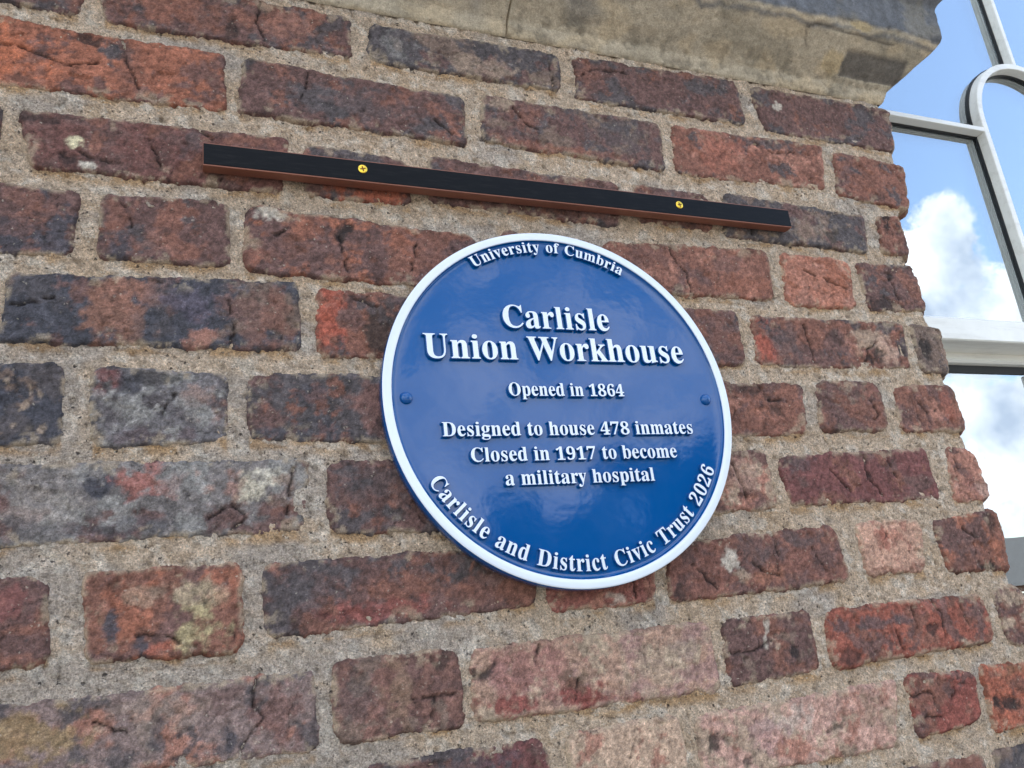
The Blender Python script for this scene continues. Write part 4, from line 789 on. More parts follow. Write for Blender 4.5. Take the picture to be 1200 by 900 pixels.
GL = json.loads('''{"0":[375,[[[227,-7,188,-7,147,-7],[115,4,91,24,66,45],[49,74,39,111,28,148],[23,191,23,241,23,291],[28,334,39,371,49,407],[66,436,91,456,115,476],[148,486,189,486,228,486],[259,476,283,456,307,436],[325,407,336,370,347,333],[353,290,353,240,353,191],[347,147,336,110,325,74],[307,45,283,24,259,4]],[[163,37,188,37,213,37],[229,55,237,91,245,126],[248,176,248,240,248,304],[245,354,237,390,229,425],[213,443,189,443,164,443],[147,425,139,390,131,354],[127,304,127,240,127,176],[131,126,139,91,147,55]]]],"1":[375,[[[158,0,65,0,65,12],[65,24,65,36,84,36],[102,36,120,36,132,36],[140,39,146,45,151,51],[154,63,154,79,154,191],[154,304,154,416,137,395],[121,378,108,365,94,352],[81,346,67,346,56,346],[47,350,40,359,32,368],[28,380,28,396,42,399],[57,405,74,412,90,419],[110,431,132,447,147,459],[163,471,179,482,204,482],[229,482,254,482,254,348],[254,214,254,79,254,65],[256,55,261,47,265,39],[274,36,288,36,306,36],[324,36,343,36,343,24],[343,12,343,0,250,0]]]],"2":[375,[[[129,0,24,0,24,23],[24,46,24,69,57,103],[90,137,123,171,151,199],[172,224,187,245,201,267],[212,287,218,307,223,327],[226,348,226,371,226,397],[222,416,212,427,203,439],[190,445,174,445,151,445],[135,436,126,416,117,397],[112,368,112,329,87,329],[66,334,50,344,34,354],[26,371,26,396,26,412],[32,427,43,441,54,454],[70,466,92,474,114,482],[141,486,174,486,224,486],[262,476,288,456,315,436],[328,409,328,375,328,359],[325,344,319,329,314,314],[304,298,291,281,278,263],[261,243,238,220,216,197],[188,169,154,138,132,116],[110,95,87,74,139,74],[192,74,244,74,258,74],[270,78,279,86,289,94],[296,105,300,120,301,127],[303,134,305,141,318,141],[331,141,345,141,343,94],[342,47,341,0,235,0]]]],"4":[375,[[[199,0,121,0,121,12],[121,24,121,36,127,36],[133,36,140,36,155,36],[168,38,179,44,189,50],[195,63,195,84,195,98],[195,111,195,125,133,125],[71,125,9,125,9,139],[9,152,9,166,72,270],[136,375,199,480,231,480],[262,480,293,480,293,376],[293,273,293,169,316,169],[339,169,363,169,363,154],[363,140,363,125,339,125],[316,125,293,125,293,111],[293,98,293,84,293,63],[298,50,309,44,320,38],[333,36,348,36,351,36],[354,36,357,36,357,24],[357,12,357,0,278,0]],[[86,219,56,169,102,169],[148,169,195,169,195,208],[195,248,195,287,195,306],[195,328,196,351,196,373],[198,395,199,416,197,410],[194,403,189,394,184,385],[179,376,174,366,168,356],[163,346,158,338,153,329],[149,323,146,319,116,269]]]],"6":[375,[[[248,-7,197,-7,164,-7],[135,1,109,18,84,34],[65,59,51,93,37,127],[30,170,30,222,30,259],[34,293,42,325,50,357],[62,385,77,409,93,433],[113,452,137,466,161,479],[189,486,222,486,251,486],[274,483,291,476,308,469],[321,460,329,449,337,437],[340,425,340,412,340,398],[334,386,322,376,310,365],[289,360,260,360,260,373],[259,387,256,400,254,414],[249,425,243,434,237,442],[228,447,216,447,189,447],[168,431,152,401,137,370],[128,326,125,269,134,276],[146,281,161,286,176,292],[195,294,218,294,258,294],[291,282,315,258,340,233],[352,199,352,155,352,107],[339,68,313,38,286,8]],[[178,38,199,38,216,38],[229,46,239,64,249,82],[255,110,255,148,255,185],[249,211,238,228,227,245],[212,253,193,253,181,253],[168,250,154,243,140,236],[131,229,125,221,125,156],[133,110,147,81,161,52]]]],"7":[375,[[[130,0,111,0,170,135],[230,271,289,406,231,406],[172,406,113,406,90,406],[77,395,74,372,73,361],[71,350,70,338,56,338],[43,338,30,338,31,385],[32,433,33,480,140,480],[246,480,353,480,353,469],[353,458,353,447,291,298],[230,149,168,0,149,0]]]],"8":[375,[[[238,-7,183,-7,146,-7],[116,-1,91,11,67,22],[49,38,38,57,26,77],[20,99,20,122,20,151],[29,175,47,193,65,211],[89,228,119,242,92,258],[71,276,57,296,43,315],[36,338,36,364,36,385],[41,405,50,423,60,442],[77,457,99,469,122,480],[153,486,191,486,239,486],[275,475,299,453,322,431],[334,403,334,369,334,342],[326,321,310,305,294,289],[272,274,244,260,284,241],[313,221,330,199,347,178],[355,154,355,127,355,85],[340,52,310,29,280,5]],[[180,293,203,283,219,292],[231,304,239,317,246,330],[250,348,250,370,250,383],[247,395,243,407,238,419],[231,428,222,436,213,443],[201,447,187,447,169,447],[155,440,145,426,135,411],[130,394,130,372,130,349],[137,331,149,318,162,305]],[[164,32,187,32,210,32],[228,39,241,55,255,71],[262,91,262,116,262,137],[254,156,239,170,223,185],[198,200,164,216,149,206],[136,193,126,178,116,163],[111,143,111,120,111,94],[118,72,132,56,146,40]]]],"9":[375,[[[187,-7,152,-7,126,-7],[104,-3,88,4,72,12],[60,21,53,33,46,45],[42,57,42,69,42,79],[45,87,50,94,56,101],[64,105,75,107,81,87],[91,70,103,56,116,43],[133,36,156,36,214,36],[246,101,251,230,241,217],[228,207,212,198,197,189],[178,185,155,185,117,185],[85,197,60,220,36,244],[24,278,24,324,24,356],[30,384,42,409,54,433],[72,452,95,466,118,479],[146,486,177,486,210,486],[239,478,264,463,289,447],[309,423,323,390,338,356],[345,313,345,261,345,224],[342,189,334,157,327,124],[316,96,301,72,285,47],[265,28,241,14,216,0]],[[142,233,184,233,200,233],[213,237,224,245,236,254],[244,265,251,278,250,335],[244,377,231,403,218,428],[202,441,181,441,162,441],[147,432,137,413,126,394],[121,365,121,328,121,265]]]],"C":[468,[[[338,-11,257,-11,212,-11],[172,-1,137,20,103,40],[75,68,56,104,36,140],[26,182,26,228,26,274],[36,315,56,351,76,387],[104,414,139,435,174,455],[214,465,259,465,290,465],[326,457,367,440,374,437],[381,435,388,435,404,435],[415,445,419,465,425,465],[431,465,437,465,437,413],[437,361,437,308,431,308],[425,308,420,308,405,350],[383,383,356,407,329,431],[299,443,265,443,184,443],[144,371,144,226,144,91],[188,24,278,24,305,24],[332,31,358,45,384,59],[408,79,428,106,435,100],[441,94,447,89,401,22]]]],"D":[496,[[[90,0,20,0,20,6],[20,12,20,17,41,18],[55,22,63,30,70,37],[74,52,74,75,74,174],[74,274,74,374,74,400],[70,418,61,426,52,434],[37,439,15,439,15,444],[15,450,15,455,84,455],[153,455,222,455,302,455],[363,436,405,396,447,357],[468,301,468,228,468,76],[388,0,228,0,159,0]],[[206,24,222,24,266,24],[299,41,319,75,340,109],[351,160,351,229,351,365],[308,433,223,433,206,433],[195,430,190,423,185,417],[182,404,182,385,182,281],[182,176,182,72,182,53],[185,40,190,34,195,27]]]],"O":[525,[[[295,-11,261,-11,227,-11],[197,-5,169,7,140,19],[116,36,94,58,73,79],[57,105,45,134,33,163],[28,194,28,228,28,261],[33,292,45,321,57,350],[73,376,95,397,116,419],[141,436,170,448,199,460],[231,466,265,466,298,466],[329,460,357,448,385,436],[410,420,431,399,452,377],[469,352,481,323,492,294],[498,262,498,228,498,194],[492,163,481,134,469,105],[452,79,430,58,409,36],[384,19,355,7,326,-5]],[[228,12,265,12,341,12],[379,84,379,228,379,298],[369,352,348,389,326,425],[297,443,260,443,183,443],[145,371,145,228,145,157],[156,104,177,67,199,30]]]],"T":[423,[[[171,0,92,0,92,6],[92,12,92,17,116,17],[133,22,142,31,151,40],[156,56,156,81,156,198],[156,316,156,433,154,433],[151,433,149,433,114,433],[86,423,65,403,45,383],[32,355,29,318,23,318],[17,318,11,318,11,364],[11,409,11,455,144,455],[277,455,410,455,410,409],[410,363,410,317,405,317],[399,317,394,317,386,394],[344,433,269,433,267,433],[265,433,263,433,263,316],[263,198,263,81,263,56],[268,39,276,30,285,22],[302,17,328,17,328,12],[328,6,328,0,249,0]]]],"U":[492,[[[307,-13,248,-13,186,-13],[141,1,114,29,87,56],[73,98,73,155,73,230],[73,304,73,379,73,400],[69,415,61,424,52,432],[37,437,15,439,15,444],[15,450,15,455,90,455],[165,455,240,455,240,450],[240,444,240,439,224,437],[211,435,202,432,194,429],[188,423,185,415,182,407],[181,395,181,379,181,299],[181,219,181,140,181,100],[188,71,203,51,218,32],[242,22,275,22,353,22],[392,68,392,159,392,232],[392,305,392,378,392,400],[388,415,379,423,371,432],[354,437,328,439,328,444],[328,450,328,455,377,455],[426,455,474,455,474,450],[474,444,474,439,454,436],[440,430,433,421,426,413],[422,398,422,378,422,313],[422,247,422,181,422,112],[408,62,380,32,351,2]]]],"W":[611,[[[177,-11,171,-11,124,124],[78,258,32,393,27,409],[21,420,15,427,9,434],[-1,438,-15,439,-15,444],[-15,450,-15,455,50,455],[115,455,181,455,181,450],[181,444,181,439,166,438],[156,436,150,432,143,428],[140,421,140,410,140,401],[143,388,148,373,173,300],[198,226,223,153,249,220],[275,286,301,353,296,368],[291,383,286,399,281,415],[275,425,267,429,260,434],[247,437,229,439,229,444],[229,450,229,455,299,455],[369,455,439,455,439,450],[439,444,439,439,408,439],[393,430,393,412,393,406],[395,398,399,386,424,313],[449,239,474,166,496,234],[518,302,541,369,546,385],[549,398,549,406,549,418],[545,426,538,430,531,435],[519,438,503,439,503,444],[503,450,503,455,543,455],[584,455,624,455,624,450],[624,444,624,439,611,436],[601,430,594,421,588,412],[581,398,575,379,532,249],[489,119,446,-11,440,-11],[434,-11,428,-11,390,96],[353,202,316,309,274,202],[232,96,190,-11,184,-11]]]],"a":[344,[[[282,-10,255,-10,221,-10],[203,5,200,35,170,6],[135,-9,95,-9,72,-9],[54,-2,40,11,27,25],[20,42,20,63,20,93],[35,117,63,136,92,155],[137,173,199,190,199,207],[199,224,199,241,199,260],[195,274,187,282,179,291],[166,296,148,296,119,296],[104,288,104,274,104,271],[107,266,113,257,120,248],[123,239,123,231,123,219],[119,209,110,202,101,194],[90,191,77,191,63,191],[52,195,45,203,37,211],[33,223,33,236,33,252],[38,266,49,278,60,291],[75,300,95,308,114,315],[136,318,162,318,210,318],[244,310,263,292,283,275],[293,247,293,210,293,161],[293,112,293,62,293,51],[293,43,295,40,296,36],[299,34,304,34,309,34],[314,37,320,42,323,37],[326,32,329,28,307,2]],[[129,34,151,34,157,34],[165,36,174,41,183,46],[191,53,199,63,199,99],[199,134,199,169,145,157],[118,128,118,84,118,50]]]],"b":[361,[[[46,-11,43,-11,43,122],[43,255,43,388,43,409],[41,423,37,428,32,434],[23,438,8,439,8,445],[8,450,8,455,51,455],[95,455,138,455,138,396],[138,338,138,279,160,305],[188,318,221,318,245,318],[266,312,284,299,302,286],[316,268,326,245,337,222],[342,196,342,166,342,132],[335,102,323,75,310,49],[292,28,270,13,247,-2],[221,-10,192,-10,162,-10],[133,3,105,28,88,15],[70,2,53,-11,50,-11]],[[153,14,183,14,206,14],[223,26,232,49,241,73],[245,110,245,160,245,201],[240,231,231,251,222,270],[206,280,184,280,174,280],[164,277,155,270,146,263],[141,253,138,242,138,184],[138,126,138,69,138,32]]]],"c":[293,[[[208,-10,156,-10,130,-10],[107,-3,87,11,66,25],[50,44,38,68,26,92],[19,119,19,150,19,182],[26,211,40,237,54,262],[72,282,96,297,119,312],[146,319,175,319,207,319],[232,312,250,298,268,284],[277,267,277,245,277,233],[274,223,266,215,259,208],[249,204,236,204,210,204],[196,220,196,251,196,254],[196,258,197,261,197,265],[197,268,197,271,197,288],[188,297,169,297,131,297],[112,260,112,187,112,139],[120,102,137,76,154,51],[176,38,204,38,228,38],[250,49,271,72,276,68],[280,64,285,60,251,13]]]],"d":[370,[[[176,-10,140,-10,116,-10],[96,-3,78,10,59,24],[45,43,35,66,25,90],[19,117,19,147,19,182],[25,212,36,237,47,263],[62,283,81,297,101,311],[122,318,146,318,177,318],[203,306,223,280,223,320],[223,361,223,401,223,415],[219,425,212,430,205,436],[193,439,176,439,176,445],[176,450,176,455,224,455],[271,455,319,455,319,329],[319,202,319,75,319,59],[321,47,325,41,329,34],[338,30,353,28,353,22],[353,16,353,11,317,11],[274,4,223,-10,223,6],[223,23,223,39,204,6]],[[152,28,171,28,182,28],[192,33,202,41,212,50],[219,62,223,76,223,131],[223,186,223,242,221,253],[216,262,206,270,197,277],[186,281,174,281,153,281],[139,270,130,250,122,229],[118,197,118,153,118,111],[121,79,130,58,138,38]]]],"e":[301,[[[208,-10,154,-10,128,-10],[105,-3,85,10,64,24],[49,43,37,69,25,94],[19,123,19,157,19,188],[26,216,38,240,50,265],[66,284,87,298,108,311],[131,318,157,318,196,318],[226,306,249,280,271,255],[283,219,283,173,283,171],[283,168,283,166,227,166],[172,166,117,166,118,84],[145,42,199,42,226,42],[249,57,270,86,275,81],[280,77,285,73,252,17]],[[116,196,116,192,145,192],[173,192,201,192,201,200],[201,207,201,215,201,243],[199,264,193,277,187,290],[177,297,161,297,131,297],[116,266,116,203,116,200]]]],"f":[214,[[[76,0,15,0,15,5],[15,11,15,16,26,17],[35,19,40,22,45,25],[48,29,50,35,51,40],[52,53,52,73,52,141],[52,209,52,277,40,277],[28,277,16,277,16,288],[16,299,16,310,28,310],[40,310,52,310,52,325],[52,339,52,353,52,389],[63,416,85,436,106,455],[136,465,174,465,202,465],[224,458,240,446,255,433],[263,418,263,400,263,385],[259,374,252,367,244,359],[235,355,224,355,212,355],[203,359,195,365,188,372],[185,380,185,391,185,400],[187,410,193,420,194,422],[195,424,196,426,197,429],[197,431,197,433,197,440],[192,443,180,443,166,443],[157,439,153,430,150,421],[148,408,148,390,148,364],[148,337,148,310,166,310],[185,310,203,310,203,299],[203,288,203,277,185,277],[166,277,148,277,148,206],[148,136,148,65,148,45],[151,32,158,26,165,19],[178,16,199,16,199,11],[199,5,199,0,138,0]]]],"g":[327,[[[201,-140,146,-140,102,-140],[70,-134,48,-122,25,-109],[14,-93,14,-75,14,-53],[32,-36,69,-26,39,-11],[24,7,24,30,24,47],[30,61,42,74,55,86],[75,99,102,110,49,130],[22,164,22,212,22,233],[28,252,40,268,51,284],[67,296,88,305,108,314],[131,318,157,318,184,318],[209,314,233,304,261,304],[289,304,317,304,317,292],[317,280,317,268,301,268],[284,268,268,268,284,249],[291,227,291,203,291,184],[286,166,276,151,266,136],[252,124,234,116,216,107],[195,103,172,103,167,103],[162,103,157,103,152,104],[147,104,142,104,130,104],[120,101,112,94,105,88],[101,80,101,71,101,56],[114,49,141,49,152,49],[164,49,175,49,211,49],[239,46,259,40,279,34],[294,25,303,13,311,0],[316,-16,316,-37,316,-69],[301,-94,272,-113,243,-131]],[[141,124,157,124,173,124],[184,131,190,146,196,160],[199,182,199,211,199,240],[196,262,190,276,184,290],[173,297,157,297,141,297],[130,290,124,276,117,262],[114,240,114,211,114,182],[117,160,124,146,130,131]],[[131,-116,161,-116,229,-116],[263,-99,263,-66,263,-54],[259,-46,249,-41,240,-37],[225,-34,205,-34,169,-34],[133,-34,97,-34,81,-45],[73,-57,73,-73,73,-84],[80,-95,95,-103,109,-112]]]],"h":[381,[[[72,0,18,0,18,5],[18,11,18,16,31,17],[40,20,45,26,50,31],[52,41,52,56,52,170],[52,285,52,399,52,413],[50,423,46,429,41,435],[32,439,19,440,19,445],[19,450,19,455,62,455],[105,455,148,455,148,392],[148,330,148,267,173,301],[205,318,243,318,301,318],[330,283,330,212,330,160],[330,108,330,56,330,42],[333,32,337,26,342,20],[350,17,363,16,363,11],[363,5,363,0,310,0],[256,0,202,0,202,5],[202,11,202,16,204,16],[205,16,207,16,226,16],[235,29,235,56,235,109],[235,163,235,217,235,235],[233,249,229,258,225,267],[216,271,203,271,182,271],[163,259,148,235,148,175],[148,116,148,56,148,42],[150,32,154,26,158,20],[167,17,180,16,180,11],[180,5,180,0,126,0]]]],"i":[198,[[[115,362,101,362,86,362],[74,367,65,376,55,386],[50,398,50,412,50,427],[55,439,65,449,74,458],[86,463,101,463,115,463],[127,458,137,449,146,439],[151,427,151,412,151,398],[146,386,136,376,126,367]],[[72,0,18,0,18,5],[18,11,18,16,32,17],[41,20,45,26,50,31],[52,41,52,56,52,121],[52,186,52,252,52,268],[50,279,47,285,43,290],[34,293,20,293,20,299],[21,305,21,310,63,310],[106,310,148,310,148,225],[148,141,148,56,148,42],[150,32,154,26,158,20],[167,17,180,16,180,11],[180,5,180,0,126,0]]]],"k":[359,[[[72,0,17,0,17,5],[17,11,17,16,31,17],[41,20,45,26,50,31],[52,41,52,56,52,170],[52,284,52,398,52,413],[51,424,47,429,43,435],[34,438,20,439,20,445],[21,450,21,455,63,455],[105,455,148,455,148,360],[148,264,148,169,174,195],[201,221,227,248,238,259],[244,269,244,278,244,288],[232,293,209,293,208,293],[207,293,206,293,206,299],[206,305,206,310,252,310],[299,310,345,310,345,305],[345,299,345,293,319,292],[296,281,275,260,257,243],[240,226,222,209,263,151],[305,92,346,34,354,22],[364,16,376,16,376,11],[376,5,376,0,321,0],[266,0,211,0,211,5],[211,11,211,16,213,16],[215,16,217,16,232,16],[239,21,239,32,239,36],[237,42,232,49,209,82],[186,114,163,147,158,143],[153,139,148,134,148,108],[148,82,148,56,148,42],[150,32,154,26,158,20],[167,17,180,16,180,11],[180,5,180,0,126,0]]]],"l":[199,[[[72,0,18,0,18,5],[18,11,18,16,32,17],[41,20,45,26,50,31],[52,41,52,56,52,170],[52,284,52,398,52,412],[51,423,47,429,43,435],[34,439,20,439,20,445],[20,450,20,455,63,455],[106,455,148,455,148,322],[148,189,148,56,148,42],[150,32,154,26,158,20],[167,17,180,16,180,11],[180,5,180,0,126,0]]]],"m":[554,[[[71,0,18,0,18,5],[18,11,18,16,31,17],[40,20,45,26,50,31],[52,41,52,56,52,122],[52,187,52,253,52,267],[50,277,46,284,41,290],[32,294,19,294,19,300],[19,305,19,310,61,310],[104,310,146,310,146,295],[146,280,146,265,172,300],[202,318,237,318,283,318],[310,299,320,261,346,299],[379,318,418,318,475,318],[504,283,504,212,504,160],[504,108,504,56,504,42],[506,32,510,26,514,20],[523,17,536,16,536,11],[536,5,536,0,483,0],[430,0,377,0,377,5],[377,11,377,16,390,17],[398,20,403,26,407,32],[410,42,410,56,410,109],[410,163,410,217,410,235],[408,249,404,258,400,267],[391,271,377,271,358,271],[340,260,324,237,324,177],[324,116,324,56,324,42],[327,32,331,26,335,20],[343,17,356,16,356,11],[356,5,356,0,304,0],[252,0,199,0,199,5],[199,11,199,16,212,17],[221,20,225,26,229,32],[232,42,232,56,232,109],[232,163,232,217,232,235],[230,248,226,258,222,267],[213,271,199,271,178,271],[161,259,146,235,146,175],[146,116,146,56,146,42],[148,33,152,27,156,20],[165,17,177,16,177,11],[177,5,177,0,124,0]]]],"n":[381,[[[72,0,18,0,18,5],[18,11,18,16,31,17],[40,20,45,26,50,31],[52,41,52,56,52,122],[52,187,52,253,52,267],[50,277,46,284,41,290],[32,294,19,294,19,300],[19,305,19,310,62,310],[105,310,148,310,148,296],[148,282,148,267,172,301],[204,318,243,318,301,318],[330,283,330,212,330,160],[330,108,330,56,330,42],[333,32,337,26,342,20],[350,17,363,16,363,11],[363,5,363,0,310,0],[256,0,202,0,202,5],[202,11,202,16,204,16],[205,16,207,16,226,16],[235,29,235,56,235,109],[235,163,235,217,235,235],[233,249,229,258,225,267],[216,271,203,271,182,271],[163,259,148,235,148,175],[148,116,148,56,148,42],[150,32,154,26,158,20],[167,17,180,16,180,11],[180,5,180,0,126,0]]]],"o":[336,[[[198,-10,169,-10,139,-10],[113,-3,90,11,68,26],[50,45,38,70,25,95],[19,123,19,154,19,186],[25,214,38,239,50,264],[68,283,90,297,113,311],[139,318,168,318,197,318],[223,311,245,298,268,284],[285,264,298,240,311,215],[317,186,317,154,317,122],[311,93,298,69,285,44],[268,25,245,11,223,-3]],[[150,11,169,11,187,11],[201,21,209,39,213,48],[216,62,217,81,219,101],[220,125,220,154,220,213],[216,252,208,271,199,289],[186,299,169,299,149,299],[136,289,128,271,121,251],[117,213,117,154,117,125],[118,101,120,82,121,62],[124,48,128,39,136,21]]]],"p":[371,[[[77,-139,17,-139,17,-134],[17,-129,17,-124,28,-123],[35,-121,40,-117,45,-113],[49,-108,50,-101,52,-94],[52,-82,52,-64,52,39],[52,141,52,243,52,264],[50,277,46,283,42,289],[33,293,19,295,19,300],[19,305,19,310,61,310],[102,310,143,310,143,294],[143,278,143,263,163,300],[192,319,230,319,254,319],[275,312,293,298,311,284],[325,265,335,241,345,217],[350,190,350,160,350,127],[345,98,334,72,324,46],[310,26,291,12,273,-3],[251,-10,227,-10,194,-10],[168,4,148,32,148,2],[148,-28,148,-58,148,-76],[149,-89,152,-99,154,-108],[160,-114,167,-118,174,-121],[184,-122,197,-123,197,-128],[197,-134,197,-139,137,-139]],[[174,28,195,28,216,28],[231,39,239,59,248,81],[253,112,253,154,253,195],[249,226,241,248,234,268],[220,278,199,278,178,278],[161,264,148,235,148,180],[148,124,148,69,158,42]]]],"r":[287,[[[78,0,18,0,18,5],[18,11,18,16,32,17],[41,20,45,26,50,31],[52,41,52,56,52,121],[52,186,52,252,52,269],[50,280,46,285,42,290],[34,293,20,293,20,299],[21,305,21,310,62,310],[104,310,146,310,146,291],[146,271,146,252,157,273],[171,290,187,301,203,313],[218,318,233,318,252,318],[266,314,275,304,285,294],[289,282,289,266,289,253],[286,242,278,234,270,226],[260,222,248,222,236,222],[228,225,222,231,216,236],[212,243,207,250,202,257],[196,260,189,260,179,260],[170,254,162,241,153,229],[149,213,149,192,149,147],[149,101,149,56,149,41],[152,30,159,25,165,20],[178,17,197,16,197,11],[197,5,197,0,138,0]]]],"s":[288,[[[183,-10,151,-10,133,-10],[112,-5,87,6,83,8],[78,9,73,9,62,9],[55,3,51,-9,46,-9],[41,-9,36,-9,36,29],[36,67,36,105,41,105],[47,105,53,105,59,77],[71,55,87,39,103,23],[121,15,140,15,157,15],[170,19,179,27,188,34],[192,45,192,58,192,77],[180,93,156,105,139,113],[123,121,107,130,84,141],[66,154,54,169,43,184],[37,201,37,220,37,248],[46,272,65,291,83,310],[109,319,141,319,148,319],[156,318,166,316,175,314],[186,311,199,308,201,307],[203,307,206,306,209,305],[211,305,213,305,221,305],[226,310,230,319,235,319],[239,319,244,319,244,287],[244,254,244,222,239,222],[233,222,228,222,221,246],[211,264,196,277,182,290],[167,296,149,296,135,296],[124,293,116,286,109,279],[105,270,105,259,105,248],[108,240,115,232,122,225],[133,218,146,212,161,204],[176,197,191,189,214,178],[231,166,241,151,252,137],[257,118,257,95,257,62],[247,37,228,18,209,-1]]]],"t":[228,[[[169,-9,124,-9,97,-9],[77,-3,66,10,54,24],[48,44,48,71,48,140],[48,210,48,279,39,279],[30,279,20,279,20,286],[20,293,20,300,47,325],[70,348,88,369,106,390],[120,408,129,424,134,424],[139,424,144,424,144,386],[144,348,144,310,165,310],[186,310,208,310,208,300],[208,289,208,279,186,279],[165,279,144,279,144,213],[144,148,144,82,144,68],[146,58,149,51,153,44],[159,40,168,40,184,40],[196,52,206,75,212,72],[217,69,222,66,202,16]]]],"u":[375,[[[151,-10,131,-10,100,-10],[78,-1,65,17,52,35],[46,62,46,97,46,147],[46,197,46,248,46,263],[44,275,39,282,35,290],[26,294,11,294,11,300],[11,305,11,310,55,310],[98,310,142,310,142,231],[142,153,142,74,142,62],[145,53,151,46,157,39],[165,36,177,36,197,36],[214,46,228,66,228,126],[228,187,228,248,228,265],[226,277,221,283,216,290],[206,294,189,294,189,300],[189,305,189,310,234,310],[279,310,324,310,324,230],[324,150,324,70,324,55],[326,44,331,39,336,34],[346,30,360,30,360,24],[360,18,360,13,323,13],[279,5,228,-10,228,7],[228,24,228,40,217,25],[203,12,186,3,169,-6]]]],"v":[306,[[[148,-10,142,-10,108,76],[73,162,38,248,32,262],[27,273,22,281,17,289],[9,293,-3,293,-3,299],[-3,305,-3,310,53,310],[108,310,164,310,164,305],[164,300,164,294,161,294],[158,294,156,294,138,294],[129,288,129,276,129,273],[129,271,130,268,148,219],[167,171,185,122,202,166],[219,209,236,253,239,262],[241,268,241,272,241,287],[229,294,203,294,203,300],[203,305,203,310,237,310],[271,310,305,310,305,305],[305,300,305,295,292,292],[283,287,278,279,272,271],[266,259,260,243,227,159],[193,74,160,-10,154,-10]]]],"y":[300,[[[69,-140,52,-140,35,-140],[21,-135,10,-125,-1,-115],[-7,-101,-7,-84,-7,-72],[-3,-62,5,-53,12,-44],[23,-40,36,-40,47,-40],[57,-43,64,-49,71,-56],[75,-65,75,-76,75,-78],[74,-79,74,-81,74,-83],[74,-85,74,-87,74,-95],[78,-99,86,-99,94,-99],[103,-90,114,-74,120,-65],[125,-56,129,-44,134,-33],[137,-20,140,-5,106,80],[71,165,36,251,32,261],[28,269,25,275,21,281],[18,285,15,287,11,291],[5,293,-3,293,-4,293],[-4,293,-5,293,-5,299],[-5,305,-5,310,51,310],[106,310,162,310,162,305],[162,299,162,293,149,293],[141,292,136,289,131,287],[128,282,128,275,128,272],[129,270,130,267,131,263],[132,260,133,257,150,211],[168,165,185,119,200,160],[215,200,230,241,233,248],[235,255,236,260,237,265],[238,270,238,274,238,282],[235,287,229,289,224,292],[215,293,203,293,203,299],[203,305,203,310,235,310],[267,310,300,310,300,305],[300,299,300,293,290,293],[283,289,277,281,271,272],[266,259,259,242,227,154],[194,65,162,-24,151,-55],[140,-79,129,-96,119,-112],[107,-124,95,-131,83,-137]]]]}''')
XH, CAP = 318., 455.
def yscale(c, y):
    # taller lower-case than the source outlines
    if c.isupper() or c.isdigit(): return y * (CAP / 486. if c.isdigit() else 1.) 
    k = 1.09
    if y <= 0: return y * .92
    if y <= XH: return y * k
    return XH * k + (y - XH) * (478 - XH * k) / (482 - XH)
_gm = {}
def glyph_mesh(c, sx, sy):
    key = (c, round(sx * 1e6), round(sy * 1e6))
    if key in _gm: return _gm[key]
    cu = bpy.data.curves.new('letter', 'CURVE'); cu.dimensions = '2D'; cu.fill_mode = 'BOTH'; cu.resolution_u = 4
    for sp in GL[c][1]:
        s = cu.splines.new('BEZIER'); s.bezier_points.add(len(sp) - 1); s.use_cyclic_u = True
        for b, p in zip(s.bezier_points, sp):
            b.handle_left_type = b.handle_right_type = 'FREE'
            b.handle_left = (p[0] * sx, yscale(c, p[1]) * sy, 0); b.co = (p[2] * sx, yscale(c, p[3]) * sy, 0); b.handle_right = (p[4] * sx, yscale(c, p[5]) * sy, 0)
    bev = min(.0008, .038 * CAP * sy)
    cu.extrude = .0019 - bev; cu.bevel_depth = bev; cu.bevel_resolution = 1; cu.offset = .002 * CAP * sy
    o = bpy.data.objects.new('t', cu); col.objects.link(o)
    dg = bpy.context.evaluated_depsgraph_get(); me = bpy.data.meshes.new_from_object(o.evaluated_get(dg))
    bpy.data.objects.remove(o); bpy.data.curves.remove(cu)
    me.name = 'letter'; me.materials.clear(); me.materials.append(M_blue); me.materials.append(M_plaque_white)
    zc = .0019 - bev * .05
    mi = [1 if (sum(me.vertices[v].co.z for v in p.vertices) / len(p.vertices)) > zc else 0 for p in me.polygons]
    me.polygons.foreach_set('material_index', mi)
    _gm[key] = me
    return me
LZ = -.0019
def advance(s, sp=190.):
    return [GL[c][0] if c != ' ' else sp for c in s]
def letter(c, sx, sy, x, y, ang):
    o = bpy.data.objects.new('letter', glyph_mesh(c, sx, sy)); col.objects.link(o); o.parent = plaque
    o.location = (x, y, LZ); o.rotation_euler = (0, 0, ang)
def line(s, x0, x1, y, cap):
    ad = advance(s); tr = 12.; tot = sum(ad) + tr * (len(s) - 1); sx = (x1 - x0) / tot; sy = cap / CAP; x = x0
    for c, a in zip(s, ad):
        if c != ' ': letter(c, sx, sy, x, y, 0)
        x += (a + tr) * sx
line('Carlisle', -.0645, .0632, .0795, .0262)
line('Union Workhouse', -.1535, .1508, .0425, .0268)
line('Opened in 1864', -.0670, .0670, .0021, .0142)
line('Designed to house 478 inmates', -.1415, .1445, -.0410, .0145)
line('Closed in 1917 to become', -.1148, .1187, -.0675, .0142)
line('a military hospital', -.0815, .0868, -.0923, .0140)
